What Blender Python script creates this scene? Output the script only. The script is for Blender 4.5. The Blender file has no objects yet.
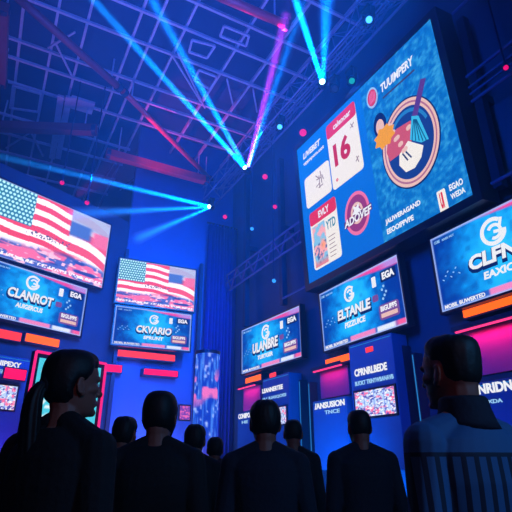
import bpy, bmesh, math, random
import numpy as np
from mathutils import Vector, Matrix
random.seed(7)
R = math.radians
scn = bpy.context.scene
COL = scn.collection

# ------------------------------------------------------------------ camera
FPX = 484.0
PITCH = R(23.2)
CAM = Vector((0, 0, 1.38))
cam_d = bpy.data.cameras.new('camera'); cam = bpy.data.objects.new('camera', cam_d); COL.objects.link(cam)
cam_d.sensor_width = 36; cam_d.lens = 36 * FPX / 512; cam_d.clip_start = 0.05; cam_d.clip_end = 200
cam.location = CAM; cam.rotation_euler = (R(90) + PITCH, 0, 0)
scn.camera = cam
vs = scn.view_settings
vs.view_transform = 'Standard'; vs.look = 'None'; vs.gamma = 1.0; vs.exposure = 0.0
vs.use_curve_mapping = False
scn.cycles.use_denoising = True
scn.cycles.max_bounces = 6; scn.cycles.volume_bounces = 0
scn.cycles.sample_clamp_indirect = 4.0

def ray(u, v):
    a = (u - 256) / FPX; b = (256 - v) / FPX
    cp, sp = math.cos(PITCH), math.sin(PITCH)
    return Vector((a, cp - sp * b, sp + cp * b))
def at_depth(u, v, t): return CAM + ray(u, v) * t
def at_height(u, v, z):
    d = ray(u, v); return CAM + d * ((z - CAM.z) / d.z)

# ------------------------------------------------------------------ colours and materials
def lin(c):
    return tuple(((x / 255) / 12.92 if x / 255 <= 0.04045 else ((x / 255 + 0.055) / 1.055) ** 2.4) for x in c)
MATS = {}
def mat(name, rgb, rough=0.5, metal=0.0, vary=0.15, scale=6.0, bump=0.0):
    if name in MATS: return MATS[name]
    m = bpy.data.materials.new(name); m.use_nodes = True; nt = m.node_tree; b = nt.nodes['Principled BSDF']
    c = lin(rgb)
    tc = nt.nodes.new('ShaderNodeTexCoord'); nz = nt.nodes.new('ShaderNodeTexNoise'); nz.inputs['Scale'].default_value = scale
    nt.links.new(tc.outputs['Object'], nz.inputs['Vector'])
    mx = nt.nodes.new('ShaderNodeMix'); mx.data_type = 'RGBA'
    mx.inputs[6].default_value = (*[x * (1 - vary) for x in c], 1); mx.inputs[7].default_value = (*[min(1, x * (1 + vary)) for x in c], 1)
    nt.links.new(nz.outputs['Fac'], mx.inputs[0]); nt.links.new(mx.outputs[2], b.inputs['Base Color'])
    b.inputs['Roughness'].default_value = rough; b.inputs['Metallic'].default_value = metal
    if bump:
        bp = nt.nodes.new('ShaderNodeBump'); bp.inputs['Strength'].default_value = bump; bp.inputs['Distance'].default_value = 0.02
        nt.links.new(nz.outputs['Fac'], bp.inputs['Height']); nt.links.new(bp.outputs['Normal'], b.inputs['Normal'])
    MATS[name] = m; return m
def glow(name, rgb, strength=1.0):
    if name in MATS: return MATS[name]
    m = bpy.data.materials.new(name); m.use_nodes = True; nt = m.node_tree; nt.nodes.clear()
    e = nt.nodes.new('ShaderNodeEmission'); o = nt.nodes.new('ShaderNodeOutputMaterial')
    e.inputs['Color'].default_value = (*lin(rgb), 1); e.inputs['Strength'].default_value = strength
    nt.links.new(e.outputs[0], o.inputs['Surface']); m.cycles.emission_sampling = 'NONE'; MATS[name] = m; return m
def picture_mat():
    if 'screen_picture' in MATS: return MATS['screen_picture']
    m = bpy.data.materials.new('screen_picture'); m.use_nodes = True; nt = m.node_tree; nt.nodes.clear()
    a = nt.nodes.new('ShaderNodeAttribute'); a.attribute_name = 'picture'
    e = nt.nodes.new('ShaderNodeEmission'); o = nt.nodes.new('ShaderNodeOutputMaterial')
    e.inputs['Strength'].default_value = 1.3; nt.links.new(a.outputs['Color'], e.inputs['Color']); nt.links.new(e.outputs[0], o.inputs['Surface'])
    m.cycles.emission_sampling = 'NONE'; MATS['screen_picture'] = m; return m
def haze_mat(name, rgb, dens):
    m = bpy.data.materials.new(name); m.use_nodes = True; nt = m.node_tree; nt.nodes.clear()
    s = nt.nodes.new('ShaderNodeVolumeScatter'); o = nt.nodes.new('ShaderNodeOutputMaterial')
    s.inputs['Color'].default_value = (*rgb, 1); s.inputs['Density'].default_value = dens; s.inputs['Anisotropy'].default_value = 0.0
    nt.links.new(s.outputs[0], o.inputs['Volume']); MATS[name] = m; return m

# ------------------------------------------------------------------ mesh helpers
class MB:
    def __init__(s): s.bm = bmesh.new()
    def box(s, x0, x1, y0, y1, z0, z1):
        vs_ = [s.bm.verts.new(p) for p in ((x0,y0,z0),(x1,y0,z0),(x1,y1,z0),(x0,y1,z0),(x0,y0,z1),(x1,y0,z1),(x1,y1,z1),(x0,y1,z1))]
        for f in ((3,2,1,0),(4,5,6,7),(0,1,5,4),(1,2,6,5),(2,3,7,6),(3,0,4,7)): s.bm.faces.new([vs_[i] for i in f])
        return s
    def bar(s, a, b, w, h=None, up=(0, 0, 1)):
        h = h or w; a, b = Vector(a), Vector(b); d = (b - a).normalized(); u = Vector(up)
        if abs(d.dot(u)) > .98: u = Vector((1, 0, 0))
        x = d.cross(u).normalized(); y = x.cross(d)
        r = [[s.bm.verts.new(p + x * i * w / 2 + y * j * h / 2) for i, j in ((-1,-1),(1,-1),(1,1),(-1,1))] for p in (a, b)]
        for i in range(4): s.bm.faces.new((r[0][i], r[0][(i+1)%4], r[1][(i+1)%4], r[1][i]))
        s.bm.faces.new(r[0][::-1]); s.bm.faces.new(r[1]); return s
    def tube(s, pts, radii, n=10, cap=True):
        pts = [Vector(p) for p in pts]
        if not hasattr(radii, '__len__'): radii = [radii] * len(pts)
        rings = []
        for i, p in enumerate(pts):
            d = (pts[min(i+1, len(pts)-1)] - pts[max(i-1, 0)]).normalized()
            u = Vector((0, 0, 1)) if abs(d.z) < .9 else Vector((1, 0, 0))
            x = d.cross(u).normalized(); y = x.cross(d)
            rings.append([s.bm.verts.new(p + (x * math.cos(k*2*math.pi/n) + y * math.sin(k*2*math.pi/n)) * radii[i]) for k in range(n)])
        for a, b in zip(rings, rings[1:]):
            for k in range(n): s.bm.faces.new((a[k], a[(k+1)%n], b[(k+1)%n], b[k]))
        if cap: s.bm.faces.new(rings[0][::-1]); s.bm.faces.new(rings[-1])
        return s
    def rings(s, rs):
        vr = [[s.bm.verts.new(p) for p in r] for r in rs]; n = len(vr[0])
        for a, b in zip(vr, vr[1:]):
            for k in range(n): s.bm.faces.new((a[k], a[(k+1)%n], b[(k+1)%n], b[k]))
        s.bm.faces.new(vr[0][::-1]); s.bm.faces.new(vr[-1]); return s
    def ball(s, c, rx, ry=None, rz=None, n=14, m=8, rot=None):
        ry = ry or rx; rz = rz or rx; c = Vector(c); out = []
        for j in range(m + 1):
            ph = -math.pi/2 + math.pi * (j + .02 if j == 0 else j - .02 if j == m else j) / m
            ring = []
            for k in range(n):
                q = Vector((rx*math.cos(ph)*math.cos(k*2*math.pi/n), ry*math.cos(ph)*math.sin(k*2*math.pi/n), rz*math.sin(ph)))
                ring.append(c + (rot @ q if rot else q))
            out.append(ring)
        return s.rings(out)
    def capsule(s, a, b, r0, r1, n=12):
        a, b = Vector(a), Vector(b); d = (b - a); L = d.length; d.normalize()
        pts, rad = [], []
        for k in range(5):
            t = k / 4 * math.pi / 2; pts.append(a - d * r0 * math.cos(t) * .999); rad.append(max(r0 * math.sin(t), r0 * .05))
        for k in range(5):
            t = k / 4 * math.pi / 2; pts.append(b + d * r1 * math.sin(t) * .999); rad.append(max(r1 * math.cos(t), r1 * .05))
        return s.tube(pts, rad, n)
    def prism(s, poly, y0, y1):           # polygon in local x,z between two depths
        a = [s.bm.verts.new((x, y0, z)) for x, z in poly]; b = [s.bm.verts.new((x, y1, z)) for x, z in poly]; n = len(poly)
        s.bm.faces.new(a); s.bm.faces.new(b[::-1])
        for i in range(n): s.bm.faces.new((a[(i+1)%n], a[i], b[i], b[(i+1)%n]))
        return s
    def ringxz(s, cx, cz, ro, ri, y0, y1, a0=0, a1=360, n=40, ex=1.0, ez=1.0):
        full = a1 - a0 >= 360; m = n if full else n + 1; V = []
        for k in range(m):
            t = R(a0 + (a1 - a0) * k / n); c, q = math.cos(t) * ex, math.sin(t) * ez
            V.append([s.bm.verts.new(p) for p in ((cx+ro*c,y0,cz+ro*q),(cx+ri*c,y0,cz+ri*q),(cx+ri*c,y1,cz+ri*q),(cx+ro*c,y1,cz+ro*q))])
        for k in range(m if full else m - 1):
            a, b = V[k], V[(k+1) % m]
            for i in range(4): s.bm.faces.new((a[i], a[(i+1)%4], b[(i+1)%4], b[i]))
        if not full: s.bm.faces.new(V[0][::-1]); s.bm.faces.new(V[-1])
        return s
    def build(s, name, m, parent=None, smooth=False, bevel=0.0):
        bmesh.ops.recalc_face_normals(s.bm, faces=s.bm.faces)
        if bevel: bmesh.ops.bevel(s.bm, geom=list(s.bm.edges), offset=bevel, segments=2, affect='EDGES', profile=.6, clamp_overlap=True)
        me = bpy.data.meshes.new(name); s.bm.to_mesh(me); s.bm.free()
        if smooth: me.polygons.foreach_set('use_smooth', [True] * len(me.polygons))
        for k in (m if isinstance(m, (list, tuple)) else [m]): me.materials.append(k)
        o = bpy.data.objects.new(name, me); COL.objects.link(o)
        if parent: o.parent = parent
        return o
def tag(o, label, cat, group=None, kind=None):
    o['label'] = label; o['category'] = cat
    if group: o['group'] = group
    o['kind'] = kind or 'thing'
    return o
def empty(name, mtx):
    o = bpy.data.objects.new(name, None); o.empty_display_size = .2; COL.objects.link(o); o.matrix_world = mtx; return o
def struct(o): o['kind'] = 'structure'; return o
def dup(root, mtx, label=None):
    r = root.copy(); COL.objects.link(r); r.matrix_world = mtx
    if label: r['label'] = label
    for ch in list(root.children):
        c = ch.copy(); COL.objects.link(c); c.parent = r
        for g in ch.children: d = g.copy(); COL.objects.link(d); d.parent = c
    return r
def text_mesh(name, s, m, parent, x0, x1, z0, z1, y, th=.004, bold=.02, shear=0.0):
    cu = bpy.data.curves.new(name, 'FONT'); cu.body = s; cu.size = 1; cu.offset = bold; cu.shear = shear; cu.resolution_u = 3
    tmp = bpy.data.objects.new(name + '_source', cu); COL.objects.link(tmp)
    dg = bpy.context.evaluated_depsgraph_get(); me = bpy.data.meshes.new_from_object(tmp.evaluated_get(dg))
    bpy.data.objects.remove(tmp); bpy.data.curves.remove(cu)
    n = len(me.vertices); co = np.empty(n * 3); me.vertices.foreach_get('co', co); co = co.reshape(-1, 3)
    lo, hi = co.min(0), co.max(0); out = np.zeros_like(co)
    out[:, 0] = x0 + (co[:, 0] - lo[0]) / (hi[0] - lo[0]) * (x1 - x0); out[:, 2] = z0 + (co[:, 1] - lo[1]) / (hi[1] - lo[1]) * (z1 - z0); out[:, 1] = y
    me.vertices.foreach_set('co', out.ravel()); me.update()
    bm = bmesh.new(); bm.from_mesh(me); bmesh.ops.remove_doubles(bm, verts=bm.verts, dist=1e-5)
    r = bmesh.ops.extrude_face_region(bm, geom=list(bm.faces)); bmesh.ops.translate(bm, verts=[v for v in r['geom'] if isinstance(v, bmesh.types.BMVert)], vec=(0, -th, 0))
    bmesh.ops.recalc_face_normals(bm, faces=bm.faces); me2 = bpy.data.meshes.new(name); bm.to_mesh(me2); bm.free(); bpy.data.meshes.remove(me)
    me2.materials.append(m); o = bpy.data.objects.new(name, me2); COL.objects.link(o); o.parent = parent; return o
def picture(name, w, h, y, paint, parent, nx, nz, x0=None, z0=None):
    """a lit display: fine grid whose colours are what the display shows; paint(X, Z) in 0..1 gives sRGB 0..255"""
    x0 = -w/2 if x0 is None else x0; z0 = -h/2 if z0 is None else z0
    gx, gz = np.meshgrid(np.linspace(0, 1, nx + 1), np.linspace(0, 1, nz + 1))
    rgb = np.clip(paint(gx, gz), 0, 255) / 255; l = np.where(rgb <= .04045, rgb / 12.92, ((rgb + .055) / 1.055) ** 2.4)
    co = np.stack([x0 + gx * w, np.full_like(gx, y), z0 + gz * h], -1).reshape(-1, 3)
    idx = np.arange((nx + 1) * (nz + 1)).reshape(nz + 1, nx + 1)
    f = np.stack([idx[:-1, :-1], idx[:-1, 1:], idx[1:, 1:], idx[1:, :-1]], -1).reshape(-1, 4)
    me = bpy.data.meshes.new(name); me.from_pydata(co.tolist(), [], f.tolist())
    at = me.attributes.new('picture', 'FLOAT_COLOR', 'POINT')
    at.data.foreach_set('color', np.concatenate([l.reshape(-1, 3), np.ones((l.shape[0] * l.shape[1], 1))], 1).ravel().astype(np.float32))
    me.materials.append(picture_mat()); o = bpy.data.objects.new(name, me); COL.objects.link(o); o.parent = parent; return o

# value noise for the pictures
_rng = np.random.default_rng(3); _tab = _rng.random((64, 64))
def vnoise(x, y):
    xi, yi = np.floor(x).astype(int), np.floor(y).astype(int); fx, fy = x - xi, y - yi
    fx, fy = fx * fx * (3 - 2 * fx), fy * fy * (3 - 2 * fy); T = lambda a, b: _tab[a % 64, b % 64]
    return (T(xi, yi) * (1 - fx) + T(xi + 1, yi) * fx) * (1 - fy) + (T(xi, yi + 1) * (1 - fx) + T(xi + 1, yi + 1) * fx) * fy
def mixc(a, b, t): return a + (np.array(b, float) - a) * np.clip(t, 0, 1)[..., None]
def sstep(a, b, x): t = np.clip((x - a) / (b - a), 0, 1); return t * t * (3 - 2 * t)

# ------------------------------------------------------------------ the hall: right wall along S, back wall across it
AZR = R(-28.2)
S = Vector((math.sin(AZR), math.cos(AZR), 0)); Q = Vector((S.y, -S.x, 0)); UP = Vector((0, 0, 1))
def sq(s, q, z=0.0): return S * s + Q * q + UP * z
DR, DB = 9.0, 19.2                 # right wall at q = 9, back wall at s = 19.2
AZL = R(37); LH = Vector((math.sin(AZL), math.cos(AZL), 0)); LN = Vector((-LH.y, LH.x, 0)); DL = 15.6
H = 16.2
def frame(o, xdir, tilt=0.0):      # local x along the wall, y into the wall, z up (top leans out by tilt)
    x = Vector(xdir).normalized(); y = UP.cross(x).normalized()
    z = UP * math.cos(tilt) - y * math.sin(tilt); y2 = z.cross(x)
    m = Matrix.Identity(4)
    for i in range(3): m[i][0], m[i][1], m[i][2], m[i][3] = x[i], y2[i], z[i], o[i]
    return m
def on_right(u, v, off=0.0): d = ray(u, v); return CAM + d * ((DR - off) / d.dot(Q))
def on_back(u, v, off=0.0): d = ray(u, v); return CAM + d * ((DB - off) / d.dot(S))
def on_left(u, v, off=0.0): d = ray(u, v); return CAM + d * ((DL - off) / d.dot(LN))
RX = -S                            # left to right on the right wall
BX = Q                             # left to right on the back wall

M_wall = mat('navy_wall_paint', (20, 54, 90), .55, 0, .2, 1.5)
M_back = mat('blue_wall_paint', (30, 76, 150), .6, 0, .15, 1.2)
M_floor = mat('dark_floor', (30, 32, 46), .35, 0, .3, 3)
M_deck = mat('roof_deck', (24, 34, 80), .8, 0, .25, .8)
M_steel = mat('pale_steel', (175, 172, 195), .5, .2, .15, 4)
M_dsteel = mat('dark_steel', (34, 38, 70), .45, .5, .2, 5)
M_truss = mat('truss_aluminium', (110, 120, 160), .4, .6, .15, 8)
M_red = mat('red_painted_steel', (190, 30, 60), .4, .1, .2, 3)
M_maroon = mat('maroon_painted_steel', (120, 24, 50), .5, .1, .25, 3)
M_house = mat('black_housing', (14, 16, 34), .35, .2, .2, 8)
M_black = mat('black_plastic', (12, 12, 16), .4, 0, .2, 10)
M_panel = mat('blue_laminate', (14, 84, 140), .4, 0, .12, 2)
M_curt = mat('blue_velvet', (14, 50, 175), .85, 0, .2, 5)
G_white = glow('lit_white', (240, 246, 255)); G_pale = glow('lit_pale_blue', (150, 205, 250)); G_pink = glow('lit_pink', (240, 120, 170))
G_red = glow('lit_red', (226, 50, 84)); G_navy = glow('lit_navy', (12, 40, 110)); G_cyan = glow('lit_cyan', (60, 190, 240)); G_orange = glow('lit_orange', (245, 165, 40))
G_cream = glow('lit_cream', (236, 196, 190)); G_purple = glow('lit_purple', (90, 60, 150)); G_mid = glow('lit_mid_blue', (40, 130, 205)); G_card = glow('lit_card', (246, 244, 240))

# ---- shell
cB_R = sq(DB, DR)                                  # back/right corner
lb = (DL - S.dot(LN) * DB) / Q.dot(LN); cL_B = sq(DB, lb)    # left/back corner
rEnd = sq(-6, DR); lEnd = cL_B - LH * 24
MB().box(-46, 16, -7, 40, -.2, 0).build('floor', M_floor)['kind'] = 'structure'
MB().box(-46, 16, -7, 40, H, H + .3).build('ceiling', M_deck)['kind'] = 'structure'
def wallmesh(name, a, b, n, th, m, z1=H):
    a, b, n = Vector(a), Vector(b), Vector(n)
    mb = MB(); p = [a, b, b + n * th, a + n * th]
    lo = [mb.bm.verts.new((q.x, q.y, 0)) for q in p]; hi = [mb.bm.verts.new((q.x, q.y, z1)) for q in p]
    for i in range(4): mb.bm.faces.new((lo[i], lo[(i+1)%4], hi[(i+1)%4], hi[i]))
    mb.bm.faces.new(lo[::-1]); mb.bm.faces.new(hi)
    return struct(mb.build(name, m))
wallmesh('wall_right', rEnd, cB_R, Q, .3, M_wall)
wallmesh('wall_back', cL_B - Q * .3, cB_R, S, .3, M_back)
wallmesh('wall_rear', sq(30, -40), sq(30, 9), S, .3, M_deck)
zL = on_left(60, 190).z
wallmesh('wall_left', lEnd, cL_B - LH * .4, LN, .3, M_wall, zL)

# ------------------------------------------------------------------ roof steel
ZA, ZB = 15.0, 15.16
g = 'roof purlins crossing the hall'
qs_b = [-19.6, -17.9, -16.3, -14.6, -12.9, -11.3, -9.8, -8.2, -6.6, -5.0, -3.6, -2.1, -1.35, -.32, .62, 2.13, 2.72, 3.63, 5.55, 6.83, 8.2]
for q in qs_b:
    s0 = 7 if q > -3 else 10
    o = MB().bar(sq(s0, q, ZB), sq(DB - .1 if q > lb - .5 else 29.5, q, ZB), .085, .16).build('roof_purlin', M_steel)
    tag(o, 'pale lavender steel purlin running lengthwise under the dark roof', 'roof beam', 'lengthwise roof purlins')
ss_a = [8.9, 10.68, 11.8, 13.1, 15.06, 16.0, 17.4, 19.6, 21.0, 22.6, 24.3, 26.4]
for s in ss_a:
    q0 = -24; q1 = 8.9 if s < DB else lb - .6
    o = MB().bar(sq(s, q0, ZA), sq(s, q1, ZA), .09, .1).build('roof_crossbeam', M_steel)
    tag(o, 'pale lavender steel crossbeam running across under the dark roof', 'roof beam', 'crosswise roof beams')
# thin bracing and light frames bolted under the grid
braces = [((75, 32), (48, 48)), ((55, 42), (72, 76)), ((178, 53), (205, 108)), ((227, 79), (233, 105)), ((253, 89), (257, 112)), ((31, 132), (6, 148)), ((31, 132), (43, 156)), ((172, 55), (201, 102)), ((104, 180), (116, 160)), ((120, 190), (150, 168)), ((150, 176), (160, 188)), ((160, 162), (166, 186)), ((172, 185), (182, 168))]
for a, b in braces:
    o = MB().bar(at_height(*a, 14.82), at_height(*b, 14.82), .06).build('roof_brace', M_steel)
    tag(o, 'thin pale diagonal steel brace bolted under the roof grid', 'brace', 'diagonal roof braces')
for k, (a, b, c, d) in enumerate([((192, 40), (215, 46), (207, 58), (189, 52)), ((224, 26), (249, 36), (246, 46), (220, 36)), ((199, 70), (217, 77), (210, 89), (194, 80)), ((13, 86), (41, 94), (38, 112), (10, 108))]):
    P = [at_height(*p, 14.75) for p in (a, b, c, d)]
    mb = MB()
    for i in range(4): mb.bar(P[i], P[(i+1) % 4], .07)
    tag(mb.build('square_frame', M_steel), ['small square pale steel frame bolted under the roof between two blue beams', 'small square pale steel frame under the roof below the red tube end', 'small square pale steel frame nearest the crossing of the blue beams', 'larger rectangular pale steel frame above the short maroon girder'][k], 'frame', 'square frames under the roof')
for (u0, v0), (u1, v1) in [((61, 96), (52, 158)), ((69, 97), (58, 158))]:
    o = MB().bar(at_height(u0, v0, 14.7), at_height(u1, v1, 14.7), .24, .1).build('roof_plank', M_steel)
    tag(o, 'broad pale steel plank of the pair under the roof above the big flag screen', 'roof beam', 'paired planks under the roof')
tag(MB().box(-.45, .45, -.35, .35, -.06, .06).build('steel_panel', M_steel), 'square pale panel beside the paired planks under the roof', 'panel').matrix_world = frame(at_height(82, 105, 14.7), Q)
# painted tubes and girders below the grid
def tube_thing(name, a, b, r, m, label, z, ext=0.0, square=False):
    A, B = at_height(*a, z), at_height(*b, z); d = (B - A).normalized(); B = B + d * ext
    c = (A + B) / 2; L = (B - A).length
    root = empty(name, frame(c, d))
    mb = MB()
    if square: mb.bar((-L/2, 0, 0), (L/2, 0, 0), r * 2, r * 2)
    else: mb.tube([(-L/2, 0, 0), (L/2, 0, 0)], r, 16)
    mb.build('shaft', m, root, not square)
    for x in (-L/2 + .1, L/2 - .1):
        MB().tube([(x - .08, 0, 0), (x + .08, 0, 0)], r * 1.35, 16).build('collar', M_dsteel, root)
    hz = 14.9 - z
    for x in (-L/2 + .5, L/2 - .5):
        MB().tube([(x, 0, r), (x, 0, hz)], .03, 8).build('hanger_rod', M_steel, root)
    tag(root, label, 'roof tube'); return root
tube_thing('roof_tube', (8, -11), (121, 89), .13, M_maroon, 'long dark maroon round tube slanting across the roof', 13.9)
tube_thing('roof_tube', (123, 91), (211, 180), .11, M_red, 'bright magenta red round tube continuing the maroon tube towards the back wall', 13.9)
tube_thing('roof_tube', (198, -13), (289, 26), .14, M_red, 'short magenta red tube high above the tall screen rig ending by a purple beam', 13.9)
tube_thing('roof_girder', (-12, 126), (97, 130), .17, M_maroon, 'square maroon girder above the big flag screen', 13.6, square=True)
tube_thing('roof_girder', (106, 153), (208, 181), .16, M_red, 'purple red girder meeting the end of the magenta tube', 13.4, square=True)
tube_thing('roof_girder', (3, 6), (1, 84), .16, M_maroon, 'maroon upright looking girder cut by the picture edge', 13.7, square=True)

# lighting truss along the right wall
def box_truss(name, s0, s1, q, z, w, label, pitch=.6, m=None, r=.03):
    m = m or M_truss
    L = s1 - s0; root = empty(name, frame(sq(s1, q, z), RX))       # x runs towards the camera
    for y in (-w/2, w/2):
        for zz in (-w/2, w/2): MB().tube([(0, y, zz), (L, y, zz)], r, 8).build('chord', m, root)
    mb = MB(); n = int(L / pitch)
    for k in range(n):
        x0, x1 = L * k / n, L * (k + 1) / n
        for (ya, za), (yb, zb) in (((-w/2, -w/2), (-w/2, w/2)), ((w/2, w/2), (w/2, -w/2)), ((-w/2, -w/2), (w/2, -w/2)), ((w/2, w/2), (-w/2, w/2))):
            if k % 2: ya, za, yb, zb = yb, zb, ya, za
            mb.bar((x0, ya, za), (x1, yb, zb), r * .8)
    mb.build('lacing', m, root)
    tag(root, label, 'truss'); return root
box_truss('lighting_truss', 5, 18.9, 7.6, 13.2, .68, 'long aluminium box truss above the giant screen carrying the moving lights')
box_truss('lighting_truss', 5, 18.9, 8.35, 13.9, .4, 'slimmer aluminium truss between the roof and the light carrying truss', .8)

# ------------------------------------------------------------------ lights of the rig
def spot(name, a, b, col, power, deg, blend=.6, r=.03):
    l = bpy.data.lights.new(name, 'SPOT'); l.color = col; l.energy = power; l.spot_size = R(deg); l.spot_blend = blend; l.shadow_soft_size = r
    o = bpy.data.objects.new(name, l); COL.objects.link(o); o.location = a
    o.rotation_euler = (Vector(b) - Vector(a)).to_track_quat('-Z', 'Y').to_euler(); return o
def area(name, p, target, size, col, power, sy=None, spread=180):
    l = bpy.data.lights.new(name, 'AREA'); l.color = col; l.energy = power; l.size = size; l.spread = R(spread)
    if sy: l.shape = 'RECTANGLE'; l.size_y = sy
    o = bpy.data.objects.new(name, l); COL.objects.link(o); o.location = p
    o.rotation_euler = (Vector(target) - Vector(p)).to_track_quat('-Z', 'Y').to_euler(); return o

def moving_head(P, aim, label, lens_mat, top_z, cat='stage light', group='moving lights on the truss'):
    root = empty('moving_light', frame(P, RX))
    up = top_z - P.z
    MB().box(-.16, .16, -.13, .13, .3, .42).build('base', M_black, root, bevel=.02)
    if up > .45: MB().tube([(0, 0, .42), (0, 0, up)], .025, 8).build('clamp_pole', M_dsteel, root)
    for x in (-.17, .17): MB().box(x - .025, x + .025, -.06, .06, -.06, .34).build('yoke_arm', M_black, root, bevel=.01)
    q = (root.matrix_world.inverted().to_3x3() @ (Vector(aim) - P)).normalized()
    MB().tube([-q * .2, -q * .16, q * .1, q * .17], [.07, .13, .14, .12], 16).build('lamp_head', M_black, root, True)
    MB().tube([q * .165, q * .185], .09, 16).build('lens', lens_mat, root)
    tag(root, label, cat, group); return root
L_cyan = glow('lens_cyan', (190, 245, 255), 6); L_blue = glow('lens_blue', (60, 150, 255), 3); L_mag = glow('lens_magenta', (230, 16, 120), 1.1); L_teal = glow('lens_teal', (30, 190, 170), .8)

BEAMS = []
def beam(A, B, r0, r1, col, power, label, dens, tint, deg=None):
    A, B = Vector(A), Vector(B); d = (B - A); L = d.length; d.normalize()
    root_m = frame(A, d) if abs(d.z) < .99 else Matrix.Translation(A)
    x = d; y = UP.cross(x).normalized(); z = x.cross(y); m = Matrix.Identity(4)
    for i in range(3): m[i][0], m[i][1], m[i][2], m[i][3] = x[i], y[i], z[i], A[i]
    o = MB().tube([(.2, 0, 0), (L, 0, 0)], [r0, r1], 24).build('light_shaft', haze_mat('haze_' + str(len(BEAMS)), tint, dens)); o.matrix_world = m
    tag(o, label, 'light beam', 'light beams in the haze'); BEAMS.append(o)
    l = area('beam_lamp', A + d * .21, B, r0 * 2, col, power * 4.5, None, max(1.2, 2.0 * math.degrees(math.atan((r1 - r0) / L)))); l.data.shape = 'DISK'

def truss_pt(u, v, q=None):
    d = ray(u, v); return CAM + d * (q / d.dot(Q)) if q else at_height(u, v, 12.4)
F1, F2, F3 = truss_pt(247, 170), truss_pt(211, 207), truss_pt(323, 84)
CY = (.0, .17, 1.0); TY = (.4, .75, 1.0)
bt = [
 (F1, at_depth(80, -15, 13.0), .09, .15, CY, 16, 'bright blue light beam crossing over the magenta tube up to the roof', .30),
 (F1, at_depth(142, -18, 13.5), .09, .24, CY, 16, 'wide blue light beam left of the purple one rising from the same lamp', .16),
 (F1, at_depth(287, 12, 14.5), .08, .24, (.5, .04, 1.0), 8, 'dim purple light beam rising almost upright beside the short red tube', .16),
 (F1, at_depth(304, 2, 14.5), .08, .26, (.0, .2, 1.0), 10, 'dim blue light beam just beside the purple beam', .14),
 (F3, at_depth(291, -14, 10.5), .07, .12, CY, 14, 'bright blue light beam rising from the lamp above the calendar', .30),
 (F3, at_depth(327, -14, 11.0), .07, .26, (.0, .22, 1.0), 8, 'faint wide blue beam beside the bright one above the calendar', .12),
 (F2, at_depth(-14, 153, 12.0), .08, .10, CY, 12, 'thin bright blue beam passing just above the big flag screen', .30),
 (F2, at_depth(70, 214, 14.5), .06, .24, CY, 6, 'level blue beam fading out beside the top corner of the big flag screen', .26),
 (F2, at_depth(136, 239, 17), .06, .24, CY, 5, 'short blue beam dipping towards the smaller flag screen', .26),
]
for A, B, r0, r1, col, pw, lab, dn in bt: beam(A, B, r0, r1, col, pw, lab, dn, TY)
moving_head(F1, bt[0][1], 'moving light sending out four beams halfway along the truss', L_cyan, 12.87)
moving_head(F2, bt[6][1], 'moving light at the far truss end fanning beams over the flag screens', L_cyan, 12.87)
moving_head(F3, bt[4][1], 'moving light on the truss above the calendar firing upwards', L_cyan, 12.87)
moving_head(truss_pt(280, 127), at_depth(262, 118, 10), 'small glowing blue moving light next to the purple beam', L_blue, 12.87)
moving_head(truss_pt(369, 20), at_depth(372, 0, 8), 'glowing blue moving light at the near end of the truss', L_blue, 12.87)
moving_head(truss_pt(335, 88), at_depth(330, 150, 8), 'unlit moving light next to the lamp above the calendar', M_black, 12.87)
moving_head(truss_pt(352, 80), at_depth(340, 160, 8), 'dim teal moving light above the giant screen edge', L_teal, 12.87)
def par_can(P, label, top_z, lens, sz=1.0, grp='magenta lamps'):
    sz *= .75; root = empty('par_can', frame(P, RX))
    aim = (root.matrix_world.inverted().to_3x3() @ (CAM + UP * 2 - P)).normalized()
    MB().tube([-aim * .2 * sz, -aim * .12 * sz, aim * .12 * sz], [.06 * sz, .11 * sz, .13 * sz], 16).build('can', M_black, root, True)
    MB().tube([aim * .1 * sz, aim * .13 * sz], .115 * sz, 16).build('lens', lens, root)
    MB().ringxz(0, 0, .17 * sz, .15 * sz, -.015, .015, 0, 180, 16).build('bracket', M_dsteel, root)
    MB().tube([(0, 0, .16 * sz), (0, 0, top_z - P.z)], .02, 6).build('hanging_pole', M_dsteel, root)
    tag(root, label, 'stage light', grp); return root
par_can(truss_pt(303, 133), 'magenta lamp hanging by the top corner of the giant screen', 12.5, L_mag, 1.5)
par_can(truss_pt(265, 177), 'magenta lamp hanging just below the four beam moving light', 12.5, L_mag, 1.3)
par_can(truss_pt(225, 217), 'magenta lamp hanging below the far end of the truss', 12.5, L_mag, 1.2)
par_can(at_depth(62, 183, 15), 'upper magenta lamp above the corner of the big flag screen', 13.4, L_mag, .8)
par_can(at_depth(87, 203, 15), 'lower magenta lamp above the corner of the big flag screen', 13.4, L_mag, .8)
par_can(truss_pt(275, 207, 7.9), 'magenta lamp on the catwalk between giant screen and far truss', 12.5, L_mag, .9)
par_can(truss_pt(252, 229, 7.7), 'small blue lamp hanging just above the catwalk rails', 12.87, glow('lens_small_blue', (50, 150, 255), 1.5), .8, 'small blue lamps')
par_can(truss_pt(274, 281, 7.9), 'small blue lamp hanging just below the catwalk rails', 12.87, glow('lens_small_blue', (50, 150, 255), 1.5), .8, 'small blue lamps')
par_can(truss_pt(506, 68, 8.3), 'red lamp on the wall rails beyond the giant screen', 12.9, L_mag, .6)

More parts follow.
